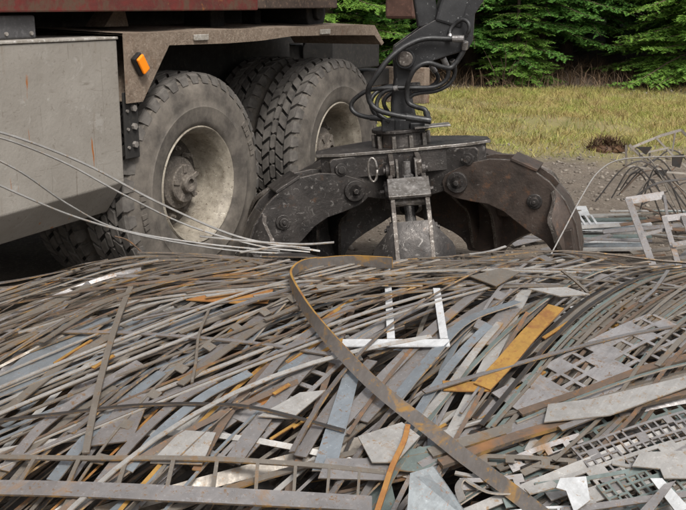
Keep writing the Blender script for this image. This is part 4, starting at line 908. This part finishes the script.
for k in range(24):
    a = rng.uniform(455, 690); b = rng.uniform(442, 512); mk = rng.choice(['pale', 'green', 'mauve', 'bright', 'dull', 'dark'], p=[.16, .26, .2, .03, .2, .15]); L = rng.uniform(35, 120); sl = rng.normal(-.30, .25)
    n = 13; per = int(rng.integers(3, 6)); w_ = rng.uniform(.02, .06)
    mask = np.array([[True, i % per == 0 or i % 11 < 2, i % (per + 3) < 3] for i in range(n - 1)])
    lb = CLN[mk] + ' small jagged offcut among the torn sheets beside ' + near(a, b)
    hero('jagged_offcut', lb, 'offcut', [(a - L / 2, b - sl * L / 2), (a, b + rng.normal(0, 2)), (a + L / 2, b + sl * L / 2)], w_, mk, off=rng.uniform(.02, .075), n=n, roll=rng.normal(0, .3), vs=[-w_ / 2, -w_ * .15, w_ * .2, w_ / 2], mask=mask, group=lb)

# --- the mass of strips -------------------------------------------------
def zone(x, y):
    if y > 3.35: return 'crest'
    if x > .2 and y < 2.62 + .34 * (x - .2) / .8: return 'flank'
    if x > .35: return 'fan'
    return 'slope'
ZL = {'crest': 'bent over the crest near', 'flank': 'stacked low near', 'fan': 'fanning upward near', 'slope': 'slanting uphill near'}
CL = {'mauve': 'mauve-grey', 'dull': 'dull brown-grey', 'blue': 'blue-grey', 'dark': 'dark grey', 'brown': 'rust-brown', 'rust': 'orange rusty', 'ochre': 'ochre-stained', 'pale': 'pale grey', 'green': 'green-grey', 'bright': 'white'}
CW = {'slope': (['mauve', 'dull', 'blue', 'pale', 'brown', 'ochre', 'dark'], [.36, .31, .11, .09, .05, .04, .04]),
      'crest': (['mauve', 'dull', 'blue', 'pale', 'brown', 'ochre', 'dark'], [.32, .38, .07, .10, .06, .02, .05]),
      'fan': (['mauve', 'dull', 'green', 'pale', 'brown', 'dark', 'blue'], [.24, .26, .14, .06, .16, .09, .05]),
      'flank': (['mauve', 'dull', 'green', 'pale', 'brown', 'dark'], [.24, .24, .16, .08, .20, .08])}
def rnd_strip(deep, mid=False):
    x = rng.uniform(-1.65, 1.7); y = 1.9 + 2.25 * rng.random() ** .95
    if not deep and .45 < x < 1.15 and 2.72 < y < 3.15 and rng.random() < .6: x -= 1.2
    z = zone(x, y); u = rng.random()
    if z == 'flank': th = rng.normal(17, 6)
    elif z == 'crest': th = rng.normal(40, 10) if u < .82 else rng.normal(3, 5)
    elif z == 'fan': th = rng.normal(54, 6)
    else: th = rng.normal(60 if -.7 < x < .25 else 54, 7) if u < .80 else (rng.normal(2, 5) if u < .95 else rng.normal(100, 18))
    steep = abs(th) > 85
    L = rng.uniform(1.2, 2.6) if rng.random() < .78 and abs(th) < 80 else rng.uniform(.25, .9)
    off = (rng.uniform(-.055, .0) if mid else -.10 - .24 * rng.random()) if deep else (rng.uniform(-.015, .026) if rng.random() < .8 else rng.uniform(.026, .05))
    curv = rng.normal(0, .18) + (-.22 if z in ('crest', 'fan') else -.08)
    C, N = plan_path(x, y, R(th), L, curv, off, 16, .006 if not deep else .012, rng.uniform(0, 6))
    roll = rng.normal(0, .22) + np.linspace(0, rng.normal(0, .5), 16)
    if rng.random() < .10: roll = roll + rng.choice([-1, 1]) * rng.uniform(.7, 1.3)
    k = rng.random(); names, pr = CW[z]; mk = rng.choice(names, p=np.array(pr) / sum(pr))
    t = rng.uniform(.003, .006)
    if k < .85: kind = 'narrow'; w_ = rng.uniform(.008, .021)
    elif k < .94: kind = 'broad'; w_ = rng.uniform(.024, .042)
    else: kind = 'notched'; w_ = rng.uniform(.03, .055)
    if kind != 'notched':
        S, N2 = frames(C, N, roll); V, F, I = sheet_arrays(C, S, N2, [-w_ / 2, w_ / 2], np.ones((15, 1), bool), t)
    else:
        n2 = 46; C = catmull(C, n2); N = np.stack([np.interp(np.linspace(0, 15, n2), np.arange(16), N[:, q]) for q in range(3)], 1)
        S, N2 = frames(C, N, np.linspace(roll[0], roll[-1], n2)); per = int(rng.integers(4, 8)); two = rng.random() < .5
        vs = [-w_ / 2, -w_ * .28, w_ * .28, w_ / 2]
        mk2 = np.array([[True, i % per == 0, two and (i % 23 > 2)] for i in range(n2 - 1)])
        if not two: mk2[:, 2] = mk2[:, 1]
        V, F, I = sheet_arrays(C, S, N2, vs, mk2, t)
    return z, mk, kind, V, F, I, (x, y)
NAMES = {'narrow': 'narrow_strip', 'broad': 'broad_strip', 'notched': 'notched_strip'}
KL = {'narrow': 'narrow steel strip', 'broad': 'broad steel strip', 'notched': 'notched skeleton strip'}
for k in range(225):
    z, mk, kind, V, F, I, (x, y) = rnd_strip(False)
    o = mesh_obj(NAMES[kind], V, F, [M[mk], M[EDGE[mk]]], mi=I)
    lm = min(LM, key=lambda q: (q[0].x - x) ** 2 + (q[0].y - y) ** 2)[1]
    tag(o, '%s %s %s %s' % (CL[mk], KL[kind], ZL[z], lm), 'strip', '%s %ss %s' % (CL[mk], KL[kind], lm))
for k in range(16):
    a = rng.uniform(20, 560); b = rng.uniform(280, 440); L = rng.uniform(12, 40); lb = 'short ochre-stained piece of strip lying near ' + near(a, b)
    hero('ochre_piece', lb, 'strip', [(a - L * .5, b + L * .32), (a, b), (a + L * .5, b - L * .30)], rng.uniform(.007, .014), 'ochre', off=rng.uniform(.02, .04), n=8, group=lb)
# everything buried beneath: one uncountable mass
acc = {}
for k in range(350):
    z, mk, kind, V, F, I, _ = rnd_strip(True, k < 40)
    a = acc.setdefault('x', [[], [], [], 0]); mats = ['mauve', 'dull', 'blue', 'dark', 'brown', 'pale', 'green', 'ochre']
    mi = mats.index(mk) if (k < 40) else (3 if rng.random() < .85 else 4)  # deepest strips coloured near-black to stand for shade in the gaps
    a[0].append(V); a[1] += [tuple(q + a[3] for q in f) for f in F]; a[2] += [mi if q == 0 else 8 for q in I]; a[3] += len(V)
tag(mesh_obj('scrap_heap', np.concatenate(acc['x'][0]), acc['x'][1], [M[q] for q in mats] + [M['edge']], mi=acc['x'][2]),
    'buried tangle of rusty strips, coloured dark for shade, filling the heap beneath the top layer', 'scrap heap', kind='stuff')

# --- long pale strips springing out from the left over the heap
sprs = [([(-40, 122, 3.0), (20, 138, 3.2), (90, 166, 3.5), (160, 203, 3.75), (240, 237, 4.0), (320, 251, 4.1)], 'upper of two long pale strips springing past the rear wheel rim'),
        ([(-40, 127, 2.98), (15, 142, 3.18), (70, 165, 3.4), (125, 195, 3.6), (190, 226, 3.85), (260, 246, 4.0), (310, 252, 4.08)], 'pale strip just under the topmost one, springing past the wheel'),
        ([(-40, 142, 2.9), (20, 171, 3.1), (70, 205, 3.35), (120, 229, 3.6), (200, 243, 3.85), (280, 251, 4.02)], 'pale thin strip drooping across the storage box corner'),
        ([(-40, 166, 2.85), (20, 194, 3.05), (80, 218, 3.3), (150, 237, 3.6), (230, 250, 3.9), (300, 254, 4.05)], 'lowest of the pale thin strips springing from the heap'),]
for k, (q, lb) in enumerate(sprs):
    hero('springing_strip', lb, 'strip', [(a, b) for a, b, c in q], .006 if k else .008, 'pale', Y=[c for a, b, c in q], N=(.2, -.75, .6), n=40, t=.004, edge='pale')
for k, (q, Y, lb) in enumerate((([(200, 236), (250, 241), (300, 244), (334, 242)], [3.9, 3.95, 4.0, 4.0], 'short pale strip ending against the left claw of the grapple'),
                                ([(240, 252), (280, 246), (310, 248)], [3.8, 3.9, 3.95], 'short pale strip tucked beneath the left claw'),
                                ([(470, 254), (490, 251), (506, 246)], [3.7, 3.8, 3.85], 'short white strip poking up under the right claw'),
                                ([(115, 236), (128, 240), (142, 252)], [4.0, 3.95, 3.8], 'thin rusty wire poking up before the tyre'))):
    hero('short_strip', lb, 'strip', q, .010 if k < 3 else .005, 'pale' if k < 3 else 'brown', Y=Y, N=(0, -.4, .9), n=10, t=.004)
plate('claw_offcut', 'small dark pointed offcut caught under the left claw', [(262, 256), (280, 253), (305, 253), (322, 257)], 'dark', .05)

# ================================================================== SCRAP ON THE GROUND BEYOND (right)
def flat_piece(name, label, quads, mk, cat='offcut', t=.005, lift=.02):
    mb = MB()
    for q in quads:
        q = [G(a, b, lift) for a, b in q]; n = len(q); dn = Vector((0, 0, t))
        mb.add(q + [p - dn for p in q], [tuple(range(n)), tuple(range(n, 2 * n))[::-1]] + [(j, (j + 1) % n, n + (j + 1) % n, n + j) for j in range(n)])
    return tag(mb.build(name, M[mk]), label, cat)
flat_piece('comb_sheet', 'white comb-shaped sheet lying flat beyond the right claw', [[(568, 206), (586, 206), (590, 215), (570, 215)]] + [[(572 + k * 6, 215), (574 + k * 6, 215), (583 + k * 6, 228), (580 + k * 6, 228)] for k in range(4)] + [[(575, 228), (604, 228), (605, 230), (576, 230)]], 'bright', lift=.07)
for k in range(9):
    y = 214 + k * 4.2
    flat_piece('pale_bar', 'pale green-white bar in the parallel stack on the ground', [[(584 - 2 * k, y), (640 + 5 * (k % 3), y - 1), (642 + 5 * (k % 3), y + 1.4), (583 - 2 * k, y + 1.9)]], ('pale', 'green', 'bright', 'blue')[k % 4], 'bar', .012, .03 + .01 * (k % 2))['group'] = 'parallel pale bars on the ground beyond the right claw'
def frame3d(name, label, segs, mk, w_, cat='frame', up=(0, -1, .3)):
    mb = MB()
    for (a, b, ya), (c, d, yb), ww in segs: mb.bar(P(a, b, ya), P(c, d, yb), ww * .85, .005, up)
    return tag(mb.build(name, [M[mk]]), label, cat)
frame3d('leaning_frame', 'pale grey slotted frame leaning up on the scrap beyond the heap', [((628, 199, 5.5), (659, 282, 4.95), .045), ((626, 201, 5.5), (664, 195, 5.5), .05), ((664, 195, 5.5), (668, 222, 5.3), .02), ((642, 235, 5.25), (672, 228, 5.25), .022)], 'mauve', .04)
frame3d('leaning_frame', 'second slotted frame with two rails leaning beside the first', [((664, 217, 5.3), (684, 284, 4.9), .035), ((662, 219, 5.3), (700, 214, 5.3), .04), ((684, 216, 5.3), (704, 276, 4.9), .045), ((672, 245, 5.1), (694, 241, 5.1), .03)], 'mauve', .04)
frame3d('lattice_offcut', 'open lattice offcut with thin zigzag bars and dark corner plates', [((626, 145, 6.0), (626, 166, 6.0), .016), ((629, 145, 6.0), (641, 156, 6.0), .022), ((641, 156, 6.0), (664, 181, 6.0), .016), ((664, 181, 6.0), (706, 236, 6.0), .018), ((633, 147, 6.02), (660, 136, 6.02), .018), ((660, 136, 6.02), (681, 130, 6.02), .02), ((681, 130, 6.02), (700, 150, 6.02), .018), ((626, 166, 6.0), (662, 170, 6.0), .014), ((656, 138, 6.0), (677, 160, 6.0), .014), ((677, 160, 6.0), (712, 186, 6.0), .016), ((675, 133, 6.01), (672, 152, 6.01), .012), ((650, 148, 6.01), (649, 162, 6.01), .012), ((640, 154, 5.99), (668, 148, 5.99), .014), ((664, 172, 5.99), (690, 174, 5.99), .014), ((700, 150, 6.0), (712, 237, 6.0), .02)], 'dull', .02)
lat = bpy.data.objects['lattice_offcut']
mb = MB()
for tri in ([(636, 147), (652, 147), (646, 155)], [(654, 170), (668, 170), (662, 180)], [(672, 156), (684, 154), (680, 168), (672, 166)]):
    q = [P(a, b, 5.985) - Vector(lat.location) for a, b in tri]; n = len(q)
    mb = MB(); mb.add(q + [p + Vector((0, .006, 0)) for p in q], [tuple(range(n)), tuple(range(n, 2 * n))[::-1]] + [(j, (j + 1) % n, n + (j + 1) % n, n + j) for j in range(n)])
    mb.build('corner_plate', M['dark'], lat)
hero('springing_wire', 'thin pale wire springing up from the heap beyond the right claw', 'wire', [(549, 258), (565, 228), (582, 196), (598, 172), (618, 160), (650, 157), (690, 156)], .005, 'pale', Y=[4.1, 4.3, 4.6, 4.9, 5.3, 5.6, 6.0], N=(0, -.7, .7), n=40, t=.006)
hero('arched_strip', 'dark arched strip over the leaning frames', 'strip', [(634, 198), (655, 184), (690, 178)], .014, 'dark', Y=[5.8, 5.8, 5.8], N=(0, -.7, .7), n=16)
for k in range(12):
    a = rng.uniform(630, 680); b = rng.uniform(150, 190); L = rng.uniform(30, 80); Y0 = rng.uniform(5.8, 6.3); lb = 'thin brown tangled strip curling through the lattice offcut'
    hero('tangled_strip', lb, 'strip', [(a - L * .5, b + 20 + rng.normal(0, 8)), (a - L * .1, b + rng.normal(0, 8)), (a + L * .3, b + rng.normal(0, 8)), (a + L, b + 60)], .008, rng.choice(['dull', 'brown', 'dark']), Y=[Y0] * 4, N=(0, -.7, .7), n=24, group=lb)
for k in range(60):
    x = rng.uniform(1.0, 2.6); y = rng.uniform(4.3, 6.6); a = rng.normal(10, 30); L = rng.uniform(.2, .9)
    if x < 1.2 and y > 5.8: continue
    d = Vector((math.cos(R(a)), math.sin(R(a)), rng.uniform(-.05, .12))) * L / 2; c = Vector((x, y, .02 + rng.random() * .10))
    mk = rng.choice(['pale', 'mauve', 'dull', 'brown', 'bright', 'green'], p=[.28, .24, .18, .1, .1, .1]); mb = MB(); mb.bar(c - d, c + d, rng.uniform(.012, .05), .004, (rng.normal(0, .3), -.3, 1))
    o = mb.build('ground_strip', [M[mk]]); tag(o, '%s loose strip lying on the ground around the leaning frames' % CL[mk], 'strip', '%s loose strips around the leaning frames' % CL[mk])
